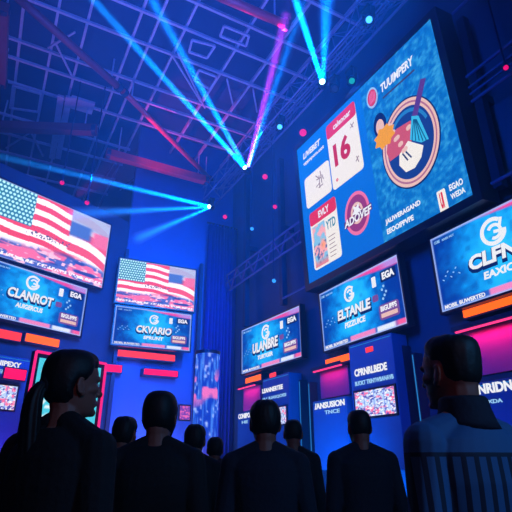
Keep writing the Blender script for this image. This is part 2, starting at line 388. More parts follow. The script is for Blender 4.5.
# ------------------------------------------------------------------ screens
class Screen: pass
def screen(name, label, fit, plane, off, depth, margin, mount=.3):
    u, v, w, h, tilt, az = fit; d = ray(u * 100, v * 100)
    n, D = {'R': (Q, DR), 'B': (S, DB), 'L': (LN, DL)}[plane]
    t = (D - off) / d.dot(n); P = CAM + d * t; w, h = w * t, h * t
    a = R(az); hd = Vector((math.sin(a), math.cos(a), 0)); hd = -hd if plane == 'R' else hd
    m = frame(P, hd, R(tilt)); root = empty(name, m); s = Screen(); s.o, s.w, s.h, s.m, s.P = root, w, h, m, P
    mi = m.inverted()
    def loc(u_, v_):
        dd = ray(u_, v_); nn = m.to_3x3() @ Vector((0, 1, 0)); tt = (P - CAM).dot(nn) / dd.dot(nn); q = mi @ (CAM + dd * tt); return q.x, q.z
    s.loc = loc
    mb = MB(); W, Hh = w / 2 + margin, h / 2 + margin
    # housing: tray with a raised rim round the display
    mb.box(-W, W, .03, depth, -Hh, Hh)
    for x0, x1, z0, z1 in ((-W, W, h/2, Hh), (-W, W, -Hh, -h/2), (-W, -w/2, -h/2, h/2), (w/2, W, -h/2, h/2)): mb.box(x0, x1, -.025, .031, z0, z1)
    mb.build('housing', M_house, root)
    for x in (-w * .3, w * .3): MB().box(x - .12, x + .12, depth - .01, depth + mount, -.25, .25).build('wall_mount', M_dsteel, root)
    tag(root, label, 'screen'); return s
FIT = {'big': [3.6286, 1.6705, 0.4566, 0.3649, 3.05, -27.7], 'clf': [5.0067, 2.4846, 0.3476, 0.183, 0.9, -27.56], 'mid': [3.5771, 3.0698, 0.2651, 0.1338, 2.22, -26.56], 'far': [2.6867, 3.4231, 0.2254, 0.098, 0.75, -31.07], 'lfl': [0.5152, 2.3573, 0.27, 0.1544, 1.12, 38.05], 'lsm': [0.3722, 2.9931, 0.2259, 0.1103, 0.76, 35.88], 'mfl': [1.5748, 2.8526, 0.1616, 0.0932, -0.06, 64.65], 'msm': [1.5341, 3.2872, 0.1599, 0.0782, 0.34, 64.83]}

# --- giant screen
big = screen('giant_screen', 'giant LED screen showing a calendar with 16 and a round plate picture', FIT['big'], 'R', .95, .55, .2, .3)
o = big.o; Yf = -.012
xd = big.loc(384, 241)[0]
fx = (xd + big.w / 2) / big.w
def paint_big(X, Z):
    c = np.zeros(X.shape + (3,)) + np.array([10, 98, 200.])
    c = mixc(c, (10, 122, 220), sstep(.0, 1, Z) * .4)
    n = vnoise(X * 60, Z * 50) * .6 + vnoise(X * 130, Z * 110) * .4
    r = np.zeros_like(c) + np.array([10, 104, 186.]); r = mixc(r, (70, 170, 220), np.clip((n - .45) * 2.2, 0, 1) * .75); r = mixc(r, (0, 70, 160), np.clip((.4 - n) * 1.3, 0, 1))
    m = (X > fx)[..., None]
    return np.where(m, r, c)
picture('display', big.w, big.h, 0, paint_big, o, 150, 120)
def quad_card(name, px, m, y, rad=.12, rx=None):
    P = [big.loc(*p) for p in px]; x0 = (P[0][0] + P[3][0]) / 2; x1 = (P[1][0] + P[2][0]) / 2; z1 = (P[0][1] + P[1][1]) / 2; z0 = (P[2][1] + P[3][1]) / 2
    return card(name, x0, x1, z0, z1, m, y, o, rad), (x0, x1, z0, z1)
def card(name, x0, x1, z0, z1, m, y, parent, rad=.1, th=.006):
    poly = []
    for cx, cz, a in ((x1 - rad, z1 - rad, 0), (x0 + rad, z1 - rad, 90), (x0 + rad, z0 + rad, 180), (x1 - rad, z0 + rad, 270)):
        for k in range(5): t = R(a + 22.5 * k); poly.append((cx + rad * math.cos(t), cz + rad * math.sin(t)))
    return MB().prism(poly, y - th, y).build(name, m, parent)
def line_text(name, s, p0, p1, hpx, m, par, sc, y=-.013, bold=.02, shear=0):
    x0, z0 = sc.loc(*p0); x1, z1 = sc.loc(*p1); k = abs(sc.loc(p0[0], p0[1] - hpx)[1] - z0); zb = (z0 + z1) / 2
    return text_mesh(name, s, m, par, x0, x1, zb, zb + k, y, .006, bold, shear)
line_text('heading_text', 'LIVEBET', (303.8, 160), (321, 144), 6, G_white, o, big, bold=.03, shear=.2)
line_text('subheading_text', 'oppnpom.uot', (304.3, 167), (324.5, 149), 4.2, G_white, o, big, bold=.02)
c1, b1 = quad_card('blank_card', [(304.6, 179.5), (328.6, 160), (333, 191), (307.5, 209)], G_card, Yf)
mb = MB(); cx, cz = big.loc(320, 180)
for a, b in (((-.22, .3), (-.05, .12)), ((-.2, .1), (.15, .05)), ((.1, .35), (.14, -.2)), ((-.25, -.2), (0, -.12)), ((0, .2), (-.02, -.35)), ((.18, .15), (.26, -.1)), ((-.1, -.3), (.2, -.28))):
    mb.bar((cx + a[0] * .8, Yf - .009, cz + a[1] * .8), (cx + b[0] * .8, Yf - .009, cz + b[1] * .8), .035, .006, (0, 1, 0))
mb.build('sketch_mark', glow('lit_grey', (150, 130, 140)), c1)
c2, b2 = quad_card('calendar_card', [(325, 127), (354, 103), (366, 170), (334.6, 187.5)], G_card, Yf)
x0, x1, z0, z1 = b2; hz = (big.loc(327, 139.5)[1] + big.loc(356, 117)[1]) / 2
card('calendar_header', x0, x1, hz, z1, G_red, Yf - .007, c2, .1)
text_mesh('header_text', 'calenoar', G_white, c2, x0 + .25 * (x1 - x0), x0 + .85 * (x1 - x0), hz + .3 * (z1 - hz), hz + .72 * (z1 - hz), Yf - .014, .004)
ww, hh = x1 - x0, hz - z0
text_mesh('date_number', '16', glow('lit_crimson', (200, 34, 62)), c2, x0 + .16 * ww, x0 + .7 * ww, z0 + .38 * hh, z0 + .82 * hh, Yf - .008, .005, .035)
MB().ringxz(x0 + .17 * ww, z0 + .14 * hh, .05, .02, Yf - .013, Yf - .006).build('red_dot', G_red, c2)
mb = MB()
for k, (a, b) in enumerate((((.78, .84), (.9, .9)), ((.8, .92), (.86, .82)), ((.8, .2), (.9, .26)), ((.84, .28), (.88, .16)))): mb.bar((x0 + a[0] * ww, Yf - .009, z0 + a[1] * hh), (x0 + b[0] * ww, Yf - .009, z0 + b[1] * hh), .03, .005, (0, 1, 0))
mb.build('corner_mark', glow('lit_grey', (150, 130, 140)), c2)
c3, b3 = quad_card('photo_card', [(308.6, 214.5), (334, 198), (344.5, 255.5), (316.5, 270)], G_card, Yf)
x0, x1, z0, z1 = b3; hz = (big.loc(309.5, 228)[1] + big.loc(336, 211)[1]) / 2; ww, hh = x1 - x0, hz - z0
card('card_header', x0, x1, hz, z1, G_red, Yf - .007, c3, .1)
text_mesh('header_text', 'EVLY', G_white, c3, x0 + .35 * ww, x0 + .75 * ww, hz + .25 * (z1 - hz), hz + .75 * (z1 - hz), Yf - .014, .004, .03)
def paint_photo(X, Z):
    c = np.zeros(X.shape + (3,)) + np.array([120, 180, 215.]); n = vnoise(X * 5 + 3, Z * 9); n2 = vnoise(X * 11, Z * 20 + 8)
    c = mixc(c, (225, 160, 170), sstep(.45, .6, n)); c = mixc(c, (60, 90, 150), sstep(.5, .65, n2) * (Z < .55)); c = mixc(c, (240, 150, 110), np.exp(-((X - .75) ** 2 + (Z - .45) ** 2 * 3) / .03)); c = mixc(c, (210, 120, 130), sstep(.2, .0, Z))
    return c
picture('photo', ww * .48, hh * .92, Yf - .009, paint_photo, c3, 20, 40, x0 + .06 * ww, z0 + .04 * hh)
text_mesh('card_text', 'YTD', glow('lit_teal', (40, 140, 170)), c3, x0 + .58 * ww, x0 + .92 * ww, z0 + .7 * hh, z0 + .9 * hh, Yf - .008, .004)
mb = MB()
for k in range(6): mb.box(x0 + .62 * ww, x0 + (.82 + .02 * (k % 3)) * ww, Yf - .011, Yf - .006, z0 + (.1 + .085 * k) * hh, z0 + (.115 + .085 * k) * hh)
mb.build('small_print', glow('lit_grey', (170, 150, 150)), c3)
# badge
cx, cz = big.loc(357.5, 213); rr = (big.loc(370, 205)[0] - big.loc(346, 220)[0]) / 2; rz = abs(big.loc(357, 191)[1] - big.loc(359, 235)[1]) / 2
bd = MB().ringxz(cx, cz, 1, .0001, Yf - .006, Yf, ex=rr, ez=rz, n=48).build('badge', glow('lit_plum', (150, 60, 130)), o)
MB().ringxz(cx, cz, 1, .84, Yf - .012, Yf - .005, ex=rr, ez=rz, n=48).build('badge_rim', G_pink, bd)
MB().ringxz(cx, cz, .5, .36, Yf - .012, Yf - .005, ex=rr, ez=rz, n=32).build('badge_ring', G_cream, bd)
MB().prism([(cx + (rr * .42 if k % 2 else rr * .2) * math.cos(R(18 + 36 * k)), cz + rz * .12 + (rz * .36 if k % 2 else rz * .16) * math.sin(R(18 + 36 * k))) for k in range(10)], Yf - .014, Yf - .005).build('badge_star', G_white, bd)
MB().prism([(cx - rr * 1.1, cz - rz * .42), (cx + rr * 1.15, cz - rz * .26), (cx + rr * 1.15, cz + rz * .04), (cx - rr * 1.1, cz - rz * .1)], Yf - .018, Yf - .005).build('badge_banner', glow('lit_darkplum', (96, 40, 110)), bd)
text_mesh('badge_text', 'ADOVEF', G_white, bd, cx - rr * 1.1, cx + rr * 1.15, cz - rz * .4, cz - rz * .02, Yf - .019, .005, .03, .15)
# right half: emblem, title, plate picture, captions
cx, cz = big.loc(372.5, 98); ex = .22; ez = .33
em = MB().ringxz(cx, cz, 1, .0001, Yf - .006, Yf, ex=ex, ez=ez).build('emblem', glow('lit_rose', (215, 60, 100)), o)
MB().ringxz(cx, cz, 1, .82, Yf - .012, Yf - .005, ex=ex, ez=ez).build('emblem_rim', G_pale, em)
mb = MB()
for k in range(5): mb.bar((cx - .1 + .05 * k, Yf - .01, cz - .16), (cx - .08 + .05 * k, Yf - .01, cz + .2 - .03 * abs(k - 2)), .02, .006, (0, 1, 0))
mb.build('emblem_flame', G_pink, em)
line_text('title_text', 'TUUIMPERY', (381.5, 90.5), (415, 66), 9, G_white, o, big, bold=.03, shear=.2)
xa, za = big.loc(383, 97); xb, zb = big.loc(415, 71)
MB().box(xa, xb, Yf - .006, Yf, (za + zb) / 2 - .03, (za + zb) / 2 + .02).build('title_underline', glow('lit_slate', (60, 60, 110)), o)
cx, cz = big.loc(410, 142); rx = (big.loc(439, 123)[0] - big.loc(382, 158)[0]) / 2; rz = abs(big.loc(404, 98)[1] - big.loc(414, 186)[1]) / 2
pl = MB().ringxz(cx, cz, 1, .0001, Yf - .005, Yf, ex=rx, ez=rz, n=64).build('plate_picture', glow('lit_bowl_blue', (24, 66, 150)), o)
MB().ringxz(cx, cz, 1, .97, Yf - .016, Yf - .004, ex=rx, ez=rz, n=64).build('plate_outline', G_navy, pl)
MB().ringxz(cx, cz, .97, .80, Yf - .011, Yf - .004, ex=rx, ez=rz, n=64).build('plate_rim', G_cream, pl)
MB().ringxz(cx, cz, .9, .86, Yf - .014, Yf - .004, ex=rx, ez=rz, n=64).build('rim_line', glow('lit_mauve', (176, 110, 150)), pl)
MB().ringxz(cx, cz, .74, .66, Yf - .010, Yf - .004, 20, 160, ex=rx, ez=rz, n=48).build('inner_arc', G_mid, pl)
def pp(u, v): return big.loc(365 + u / 4.66, 80 + v / 4.66)
MB().prism([pp(*p) for p in ((110, 290), (150, 230), (215, 190), (235, 240), (215, 300), (160, 350), (120, 380), (105, 340))][::-1], Yf - .018, Yf - .004).build('red_filling', glow('lit_raspberry', (205, 90, 120)), pl)
mb = MB()
for k in range(14): a = pp(120 + (k * 37) % 95, 215 + (k * 53) % 130); mb.ringxz(a[0], a[1], .07, .02, Yf - .023, Yf - .005, n=8)
mb.build('filling_specks', G_cream, pl)
MB().prism([pp(*p) for p in ((165, 350), (205, 285), (275, 305), (265, 360), (235, 410), (195, 430), (165, 400))][::-1], Yf - .022, Yf - .004).build('white_shape', G_card, pl)
mb = MB()
for a, b in (((180, 345), (205, 375)), ((195, 335), (222, 362))): A, B = pp(*a), pp(*b); mb.bar((A[0], Yf - .024, A[1]), (B[0], Yf - .024, B[1]), .04, .006, (0, 1, 0))
mb.build('white_shape_marks', G_navy, pl)
ca = pp(95, 265); star = []
for k in range(16): a = R(22.5 * k); rr_ = (.36 if k % 2 else .27); star.append((ca[0] + rr_ * math.cos(a) * 1.15, ca[1] + rr_ * math.sin(a) * .95))
MB().prism(star, Yf - .026, Yf - .004).build('orange_burst', G_orange, pl)
cc = pp(72, 212)
hd_ = MB().ringxz(cc[0], cc[1], 1, .0001, Yf - .010, Yf - .001, ex=.24, ez=.38).build('garnish', G_navy, pl); MB().ringxz(cc[0], cc[1] - .06, 1, .0001, Yf - .016, Yf - .009, ex=.15, ez=.24).build('garnish_core', G_cream, hd_)
A, B = pp(275, -5), pp(232, 185)
MB().bar((A[0], Yf - .02, A[1]), (B[0], Yf - .02, B[1]), .17, .012, (0, 1, 0)).build('brush_handle', G_purple, pl)
MB().prism([pp(*p) for p in ((222, 170), (252, 168), (300, 275), (265, 292), (215, 280))][::-1], Yf - .028, Yf - .004).build('brush_fan', G_cyan, pl)
mb = MB()
for k in range(5): A, B = pp(232 + 3 * k, 185), pp(225 + 17 * k, 285); mb.bar((A[0], Yf - .03, A[1]), (B[0], Yf - .03, B[1]), .025, .005, (0, 1, 0))
mb.build('brush_lines', glow('lit_deep_teal', (16, 90, 140)), pl)
line_text('caption_text', 'JALIWERAGAND', (386.5, 226), (421.5, 206), 6.5, G_white, o, big, bold=.03)
line_text('caption_text', 'EEOOIPPVPE', (388, 234.5), (414.5, 220), 5.5, G_white, o, big, bold=.03)
x0, z1 = big.loc(437, 193.5); x1, z0 = big.loc(448, 202)
bx = card('sponsor_box', x0, x1, z0 - .18, z1 + .02, G_card, Yf, o, .03)
text_mesh('sponsor_letters', 'UI', G_red, bx, x0 + .06, x1 - .08, z0 - .1, z1 - .04, Yf - .008, .005, .05)
line_text('sponsor_text', 'EGAO', (450.5, 191.5), (464, 184), 7, G_white, o, big, bold=.03)
line_text('sponsor_text', 'WEDA', (452, 200), (466, 192), 6, G_white, o, big, bold=.02)

# --- event title screens
def paint_event(seed, cx=.48):
    def f(X, Z):
        c = np.zeros(X.shape + (3,)) + np.array([6, 52, 150.])
        d = np.sqrt(((X - cx) * 1.45) ** 2 + ((Z - .5) * .6) ** 2); n = vnoise(X * 14 + seed, Z * 9) - .5 + (vnoise(X * 34, Z * 22 + seed) - .5) * .6
        c = mixc(c, (14, 150, 235), 1 - sstep(.16, .78, d + n * .2)); c = mixc(c, (50, 195, 248), (1 - sstep(.0, .42, d + n * .12)) * .8)
        c = mixc(c, (8, 40, 130), sstep(.66, .8, vnoise(X * 18 + 9 + seed, Z * 12)) * .2)
        top = 1 - .10 * sstep(.3, 1.0, X) - .02
        c = mixc(c, (214, 70, 150), sstep(top - .015, top + .01, Z) * sstep(.25, .45, X)); c = mixc(c, (170, 130, 210), sstep(top, top + .02, Z) * sstep(.75, .9, X))
        b = sstep(.10, .085, Z); c = mixc(c, (40, 90, 185), b)
        c = mixc(c, (240, 130, 185), b * sstep(.36, .38, X) * sstep(.68, .66, X) * .9); c = mixc(c, (195, 215, 245), b * sstep(.68, .7, X) * sstep(.9, .88, X)); c = mixc(c, (226, 90, 150), b * sstep(.86, .93, X))
        e = np.minimum(np.minimum(X, 1 - X) * 1.9, np.minimum(Z, 1 - Z)); c = mixc(c, (150, 175, 235), sstep(.028, .012, e))
        return c
    return f
def swirl(s, cx, cz, r, m, parent, y):
    mb = MB(); mb.ringxz(cx, cz, r, r * .72, y - .012, y, 50, 340, 40); mb.ringxz(cx + r * .1, cz - r * .05, r * .58, r * .36, y - .012, y, -120, 150, 30)
    mb.bar((cx + r * .05, y - .006, cz - r * .05), (cx + r * .95, y - .006, cz - r * .2), r * .22, .012, (0, 1, 0))
    mb.bar((cx + r * .5, y - .006, cz + r * .1), (cx + r * .75, y - .006, cz + r * .75), r * .2, .012, (0, 1, 0))
    return mb.build('logo_swirl', m, parent)
def event_content(s, title, sub, seed, tx0, tx1, tz0, tz1, lx, lz, lr, badges=True, big_badge='EGA'):
    w, h, o = s.w, s.h, s.o; X = lambda f: -w/2 + f * w; Z = lambda f: -h/2 + f * h
    picture('display', w, h, 0, paint_event(seed, (tx0 + tx1) / 2), o, 110, 60)
    y = -.012
    sh = text_mesh('title_shadow', title, G_navy, o, X(tx0 - .012), X(tx1 + .012), Z(tz0 - .045), Z(tz1 - .0), y, .005, .075, .1)
    text_mesh('title_text', title, G_white, o, X(tx0), X(tx1), Z(tz0), Z(tz1), y - .007, .006, .04, .1)
    swirl(s, X(lx), Z(lz), lr * h, G_white, o, y - .004)
    mid = (tx0 + tx1) / 2
    text_mesh('subtitle_text', sub, G_white, o, X(mid - .13), X(mid + .13), Z(tz0 - .16), Z(tz0 - .07), y, .006, .04, .1)
    text_mesh('corner_text', 'CUBE', G_pale, o, X(.03), X(.08), Z(.90), Z(.94), y, .005, .02)
    text_mesh('corner_text', 'RIVER POT', G_pale, o, X(.10), X(.2), Z(.90), Z(.93), y, .005, .02)
    text_mesh('ticker_text', 'MOBIL BUWERTED', G_white, o, X(.03), X(.34), Z(.025), Z(.075), y, .005, .03)
    text_mesh('ticker_text', 'ANGRETONE', G_white, o, X(.70), X(.87), Z(.025), Z(.07), y, .005, .03)
    if badges:
        b = card('sponsor_badge', X(.80), X(.965), Z(.70), Z(.86), G_navy, y, o, .03); text_mesh('badge_text', big_badge, G_white, b, X(.82), X(.95), Z(.73), Z(.84), y - .007, .005, .05)
        card('flag_mark', X(.70), X(.745), Z(.68), Z(.84), G_white, y, o, .02)
        b = card('product_badge', X(.74), X(.95), Z(.16), Z(.38), glow('lit_violet', (120, 80, 160)), y, o, .08)
        text_mesh('badge_text', 'BIGUPPS', G_white, b, X(.76), X(.93), Z(.28), Z(.36), y - .007, .005, .04); MB().box(X(.76), X(.93), y - .012, y - .005, Z(.19), Z(.25)).build('badge_stripe', G_cream, b)
        card('spark_mark', X(.685), X(.75), Z(.46), Z(.56), glow('lit_violet', (120, 80, 160)), y, o, .05)
        mb = MB()
        for k in range(5): mb.ringxz(X(.80 + .02 * (k % 3)), Z(.46 + .045 * k), .05 * h / 2.4, .0001, y - .006, y, n=8)
        mb.build('spark_trail', G_pale, o)
    mb = MB()
    for k in range(7): x_ = .05 + .022 * k; z_ = Z(.40 + .10 * ((k * 37) % 11) / 11); mb.bar((X(x_), y, z_), (X(x_ + .012), y, z_ + .03 * ((k % 3) - 1)), .022, .004, (0, 1, 0))
    mb.build('splash_marks', G_pale, o)
sC = screen('event_screen', 'wide event screen with CLFNR title nearest the picture edge beside the man', FIT['clf'], 'R', .5, .18, .05)
event_content(sC, 'CLFNR', 'EAXICU', 1, .27, .70, .37, .55, .48, .73, .17)
sM = screen('event_screen', 'wide event screen with ELTANLE title directly under the giant screen', FIT['mid'], 'R', .5, .18, .05)
event_content(sM, 'ELTANLE', 'PIZZUICE', 5, .24, .66, .40, .56, .42, .76, .13)
sF = screen('event_screen', 'wide event screen with ULANBRE title farthest along the giant screen wall', FIT['far'], 'R', .5, .18, .05)
event_content(sF, 'ULANBRE', 'TURTGER', 9, .22, .66, .36, .58, .46, .74, .16)
sL = screen('event_screen', 'wide event screen with CLANROT title under the big flag screen', FIT['lsm'], 'L', .5, .18, .05)
event_content(sL, 'CLANROT', 'AUIGERCUS', 13, .22, .66, .42, .60, .43, .78, .14)
sK = screen('event_screen', 'wide event screen with CKVARIO title under the smaller flag screen', FIT['msm'], 'B', 1.0, .18, .05, .7)
event_content(sK, 'CKVARIO', 'SPRUNT', 17, .28, .74, .36, .55, .50, .74, .13)

# --- flag screens
def paint_flag(X, Z):
    wv = .03 * np.sin(X * 7) + .02 * np.sin(X * 15 + 1)
    T = 1 - Z
    c = np.zeros(X.shape + (3,)) + np.array([250, 240, 246.])
    def stripes(t, n): return (np.floor(t * n) % 2 == 0)
    t1 = T + wv * .8 + .0
    red = np.array([226, 74, 104.])
    m = stripes(np.clip(t1 + .02, 0, 2), 12.5); c = np.where(m[..., None], red, c)
    # crowd blur under the flag
    n = vnoise(X * 13 + 2, Z * 22); n2 = vnoise(X * 30, Z * 40 + 5)
    cr = np.zeros_like(c) + np.array([70, 100, 190.]); cr = mixc(cr, (232, 110, 160), sstep(.42, .6, n)); cr = mixc(cr, (240, 190, 215), sstep(.6, .8, n2)); cr = mixc(cr, (40, 70, 160), sstep(.7, .9, vnoise(X * 9 + 7, Z * 16)) )
    bl = sstep(.30, .22, Z - .14 * (X - .4) * (X > .4) + .02 * np.sin(X * 9)); c = c + (cr - c) * bl[..., None]
    # second flag hanging on the far side
    T2 = T - (X - .64) * .55
    s2 = np.floor((T2 + .05 * np.sin(X * 9)) * 8.5) % 2 == 0
    f2 = np.where(s2[..., None], np.array([228, 84, 112.]), np.array([252, 238, 244.])); f2 = mixc(f2, (160, 175, 210), sstep(.26, .2, T) * .9); f2 = mixc(f2, (70, 110, 190), sstep(.16, .2, T) * sstep(.42, .36, T) * sstep(.86, .8, X)); f2 = mixc(f2, (226, 110, 150), sstep(.2, .24, T) * sstep(.46, .4, T) * sstep(.82, .88, X))
    m2 = sstep(.63, .65, X) * (1 - sstep(.72, .80, T + (1 - X) * .3)); c = c + (f2 - c) * m2[..., None]
    # garbled lettering across the middle
    g_ = (vnoise(X * 110, Z * 60) > .66) & (np.abs(T - .55 - .04 * (X - .4)) < .035) & (X > .3) & (X < .66); c = np.where(g_[..., None], np.array([70, 80, 130.]), c)
    g2 = (vnoise(X * 130 + 30, Z * 60) > .5) & (np.abs(Z - .06) < .022); c = np.where(g2[..., None], np.array([235, 235, 250.]), c)
    # canton of stars
    cm = (X < .335) & (T < .48); cn = np.zeros_like(c) + np.array([20, 112, 156.]); a, b = X / .335 * 11, T / .48 * 9
    row = np.floor(b); aa = a + .5 * (row % 2); dd = np.sqrt(((aa - np.floor(aa)) - .5) ** 2 + ((b - row) - .5) ** 2); cn = mixc(cn, (190, 240, 240), sstep(.46, .26, dd))
    c = np.where(cm[..., None], cn, c)
    e = np.minimum(np.minimum(X, 1 - X) * 1.75, np.minimum(Z, 1 - Z)); c = mixc(c, (150, 170, 225), sstep(.012, .004, e))
    return c
f1 = screen('flag_screen', 'big screen showing the stars and stripes cut by the picture edge', FIT['lfl'], 'L', .5, .18, .05); picture('display', f1.w, f1.h, 0, paint_flag, f1.o, 240, 140)
f2 = screen('flag_screen', 'smaller screen showing the stars and stripes on the back wall', FIT['mfl'], 'B', 1.0, .18, .05, .7); picture('display', f2.w, f2.h, 0, paint_flag, f2.o, 240, 140)
# upright masts carrying the back wall pair
for k, u in enumerate((117, 198)):
    P = on_back(u, 340, .35); P.z = 0
    root = empty('screen_mast', frame(P, BX)); MB().box(-.16, .16, -.16, .16, 0, .06).build('base_plate', M_dsteel, root); MB().box(-.07, .07, -.07, .07, .06, 9.6).build('post', M_dsteel, root)
    tag(root, ['dark slim mast behind the near edge of the smaller flag screen', 'dark slim mast between the smaller flag screen and the blue curtain'][k], 'post')

# ------------------------------------------------------------------ curtain, LED column
def curtain():
    A, B = on_back(206, 300, .5), on_back(243, 300, .5); A.z = B.z = 0; L = (B - A).length; n = 120
    mb = MB(); rows = []
    for z in (0.02, 4, 8, 11.6):
        rows.append([mb.bm.verts.new((L * k / n, .13 * math.sin(k * .62) + .05 * math.sin(k * .23), z)) for k in range(n + 1)])
    for a, b in zip(rows, rows[1:]):
        for k in range(n): mb.bm.faces.new((a[k], a[k+1], b[k+1], b[k]))
    r = bmesh.ops.solidify(mb.bm, geom=list(mb.bm.faces), thickness=.02)
    root = empty('stage_curtain', frame(A, BX)); mb.build('drape', M_curt, root, True); MB().tube([(-.1, 0, 11.65), (L + .1, 0, 11.65)], .05, 10).build('curtain_pipe', M_dsteel, root)
    tag(root, 'tall blue pleated curtain on the back wall beside the smaller flag screen', 'curtain')
curtain()
def led_column():
    P = at_depth(208, 352, 15.5); z1 = P.z; P.z = 0; r = .38
    root = empty('led_column', frame(P, BX))
    def pc(X, Z):
        n = vnoise(X * 60, Z * 12); n2 = vnoise(X * 24, Z * 40 + 4)
        c = np.zeros(X.shape + (3,)) + np.array([20, 60, 190.]); c = mixc(c, (60, 120, 230), sstep(.4, .8, n)); c = mixc(c, (150, 180, 250), sstep(.7, .95, n2)); c = mixc(c, (220, 110, 190), sstep(.55, .75, vnoise(X * 12 + 5, Z * 22)) * np.exp(-((Z - .74) / .12) ** 2) * 1.2); c = mixc(c, (120, 60, 190), sstep(.5, .2, Z) * .5)
        return c
    d = picture('led_skin', 1, z1 - .5, 0, pc, root, 72, 90, 0, .4); me = d.data
    for v in me.vertices: a = v.co.x * 2 * math.pi; v.co.x, v.co.y = r * math.sin(a), r * math.cos(a)
    MB().tube([(0, 0, 0), (0, 0, .4)], [.5, .44], 28).build('plinth', M_black, root); MB().tube([(0, 0, z1 - .1), (0, 0, z1)], .4, 28).build('top_cap', M_dsteel, root); MB().tube([(0, 0, .3), (0, 0, z1 - .1)], .3, 20).build('core', M_dsteel, root)
    tag(root, 'round LED column glittering blue and pink in front of the curtain', 'LED column')
led_column()

# ------------------------------------------------------------------ kiosks, coves and panels along the walls
G_or = glow('cove_orange', (255, 96, 24), 1.6); G_pk = glow('cove_pink', (250, 20, 96), 1.5); G_rd = glow('cove_red', (255, 60, 70), 1.3)
def rect_on(fn, px, off):
    P = [fn(u, v, off) for u, v in px]; return P
def wall_box(name, fn, xdir, px, off, depth, m, label, cat, group=None, bevel=.02):
    """upright cabinet face seen at the pixel quad TL, TR, BR, BL, standing off the wall"""
    P = [fn(u, v, off) for u, v in px]; c = sum(P, Vector()) / 4; X = Vector(xdir)
    w = ((P[1] - P[0]).dot(X) + (P[2] - P[3]).dot(X)) / 2; z1 = (P[0].z + P[1].z) / 2; z0 = max(0.0, (P[2].z + P[3].z) / 2)
    O = Vector((c.x, c.y, z0)); root = empty(name, frame(O, X)); hh = z1 - z0
    MB().box(-w/2, w/2, 0, depth, 0, hh).build('body', m, root, bevel=bevel)
    tag(root, label, cat, group); root_m = root.matrix_world.inverted()
    def loc(u, v): q = root_m @ fn(u, v, off); return q.x, q.z
    return root, w, hh, loc
def thumb_paint(seed, nx=4):
    def f(X, Z):
        i = np.floor(X * nx); n = vnoise(X * 26 + seed, Z * 20); n2 = vnoise(X * 12 + 3, Z * 10 + seed)
        c = np.zeros(X.shape + (3,)) + np.array([170, 200, 240.]); c = mixc(c, (235, 110, 160), sstep(.5, .66, n2)); c = mixc(c, (70, 70, 170), sstep(.58, .72, n)); c = mixc(c, (245, 245, 250), sstep(.62, .8, vnoise(X * 40, Z * 34 + seed)))
        g_ = (X * nx - i); c = mixc(c, (90, 130, 220), sstep(.05, .02, np.minimum(g_, 1 - g_))); return c
    return f
def pylon(px, name, label, title, sub, thumbs=None, off=.6, fn=on_right, xd=RX, title_at=None, sub_at=None, seed=3, depth=.5):
    root, w, hh, loc = wall_box(name, fn, xd, px, off, depth, M_panel, label, 'info panel')
    y = -.004
    def tx(nm, s, a, b, hp, m, bold):
        x0, z0 = loc(*a); x1, z1 = loc(*b); zb = (z0 + z1) / 2; k = abs(loc(a[0], a[1] - hp)[1] - z0); text_mesh(nm, s, m, root, x0, x1, zb, zb + k, y, .008, bold)
    if title: tx('title_text', title, *title_at, G_white, .04)
    if sub: tx('subtitle_text', sub, *sub_at, G_pale, .03)
    if thumbs:
        P = [loc(*p) for p in thumbs]; x0, x1 = (P[0][0] + P[3][0]) / 2, (P[1][0] + P[2][0]) / 2; z1, z0 = (P[0][1] + P[1][1]) / 2, (P[2][1] + P[3][1]) / 2
        fr = MB().box(x0 - .05, x1 + .05, y - .03, y + .02, z0 - .05, z1 + .05).build('picture_frame', M_house, root)
        picture('picture_grid', x1 - x0, z1 - z0, y - .033, thumb_paint(seed), fr, 60, 40, x0, z0)
    mb = MB()
    mb.box(-w/2 + .05, w/2 - .05, -.008, .0, hh - .08, hh - .06); mb.build('edge_line', G_mid, root)
    return root
# under the ELTANLE screen
pylon([(350, 347), (393, 330), (404, 470), (356, 470)], 'info_kiosk', 'tall blue info panel with picture grid below the ELTANLE screen', 'CPRNRLBEDE', 'BUOKT TRINYWBANAVB', [(355, 393), (395, 386), (397.5, 413), (358, 418)], title_at=((355, 376.5), (387.5, 370.5), 7.5), sub_at=((355.5, 386), (394, 379), 4.5), seed=4)
pylon([(313, 402), (346, 395.5), (350, 470), (315, 470)], 'info_board', 'low blue board with slanting white heading under the pink cove', '/ANSUSION', 'TNCE', title_at=((315, 410), (345, 405), 6), sub_at=((325, 415), (340, 412), 4), off=.75, depth=.65)
# under the ULANBRE screen
pylon([(262, 380), (288, 372), (292, 470), (264, 470)], 'info_kiosk', 'narrow blue info panel below the ULANBRE screen', 'LEANNERTEE', 'IA1 IUASQOES', [(278.5, 408), (287, 406), (287, 424), (278.5, 424)], title_at=((262.5, 393.5), (283, 389), 4.5), sub_at=((263, 401), (286.5, 397), 3.5), seed=8)
pylon([(237, 413), (256, 410), (257, 470), (238, 470)], 'info_board', 'low blue board with small heading near the LED column', 'CONIIPOR', 'HE', title_at=((238.5, 419.5), (252, 417), 5), sub_at=((242, 424), (248, 423), 3), off=.75, depth=.65)
# by the man
pylon([(470, 388), (540, 368), (552, 480), (482, 480)], 'info_board', 'dark blue board with large white heading beyond the man', 'DNRIDN', 'UAXDA', None, title_at=((472, 397.5), (513, 388), 10), sub_at=((480, 406), (503, 401), 4), off=.6)
# left wall
pylon([(-30, 352), (31, 357), (22, 470), (-40, 470)], 'info_kiosk', 'tall blue info panel with picture grid at the picture edge behind the woman', 'ENIPEXY', 'TEIR', [(-24, 383), (18, 386), (13, 409), (-30, 408)], fn=on_left, xd=LH, title_at=((-9, 366.5), (21, 366), 5.5), sub_at=((-5, 373), (6, 373.5), 4), seed=12)

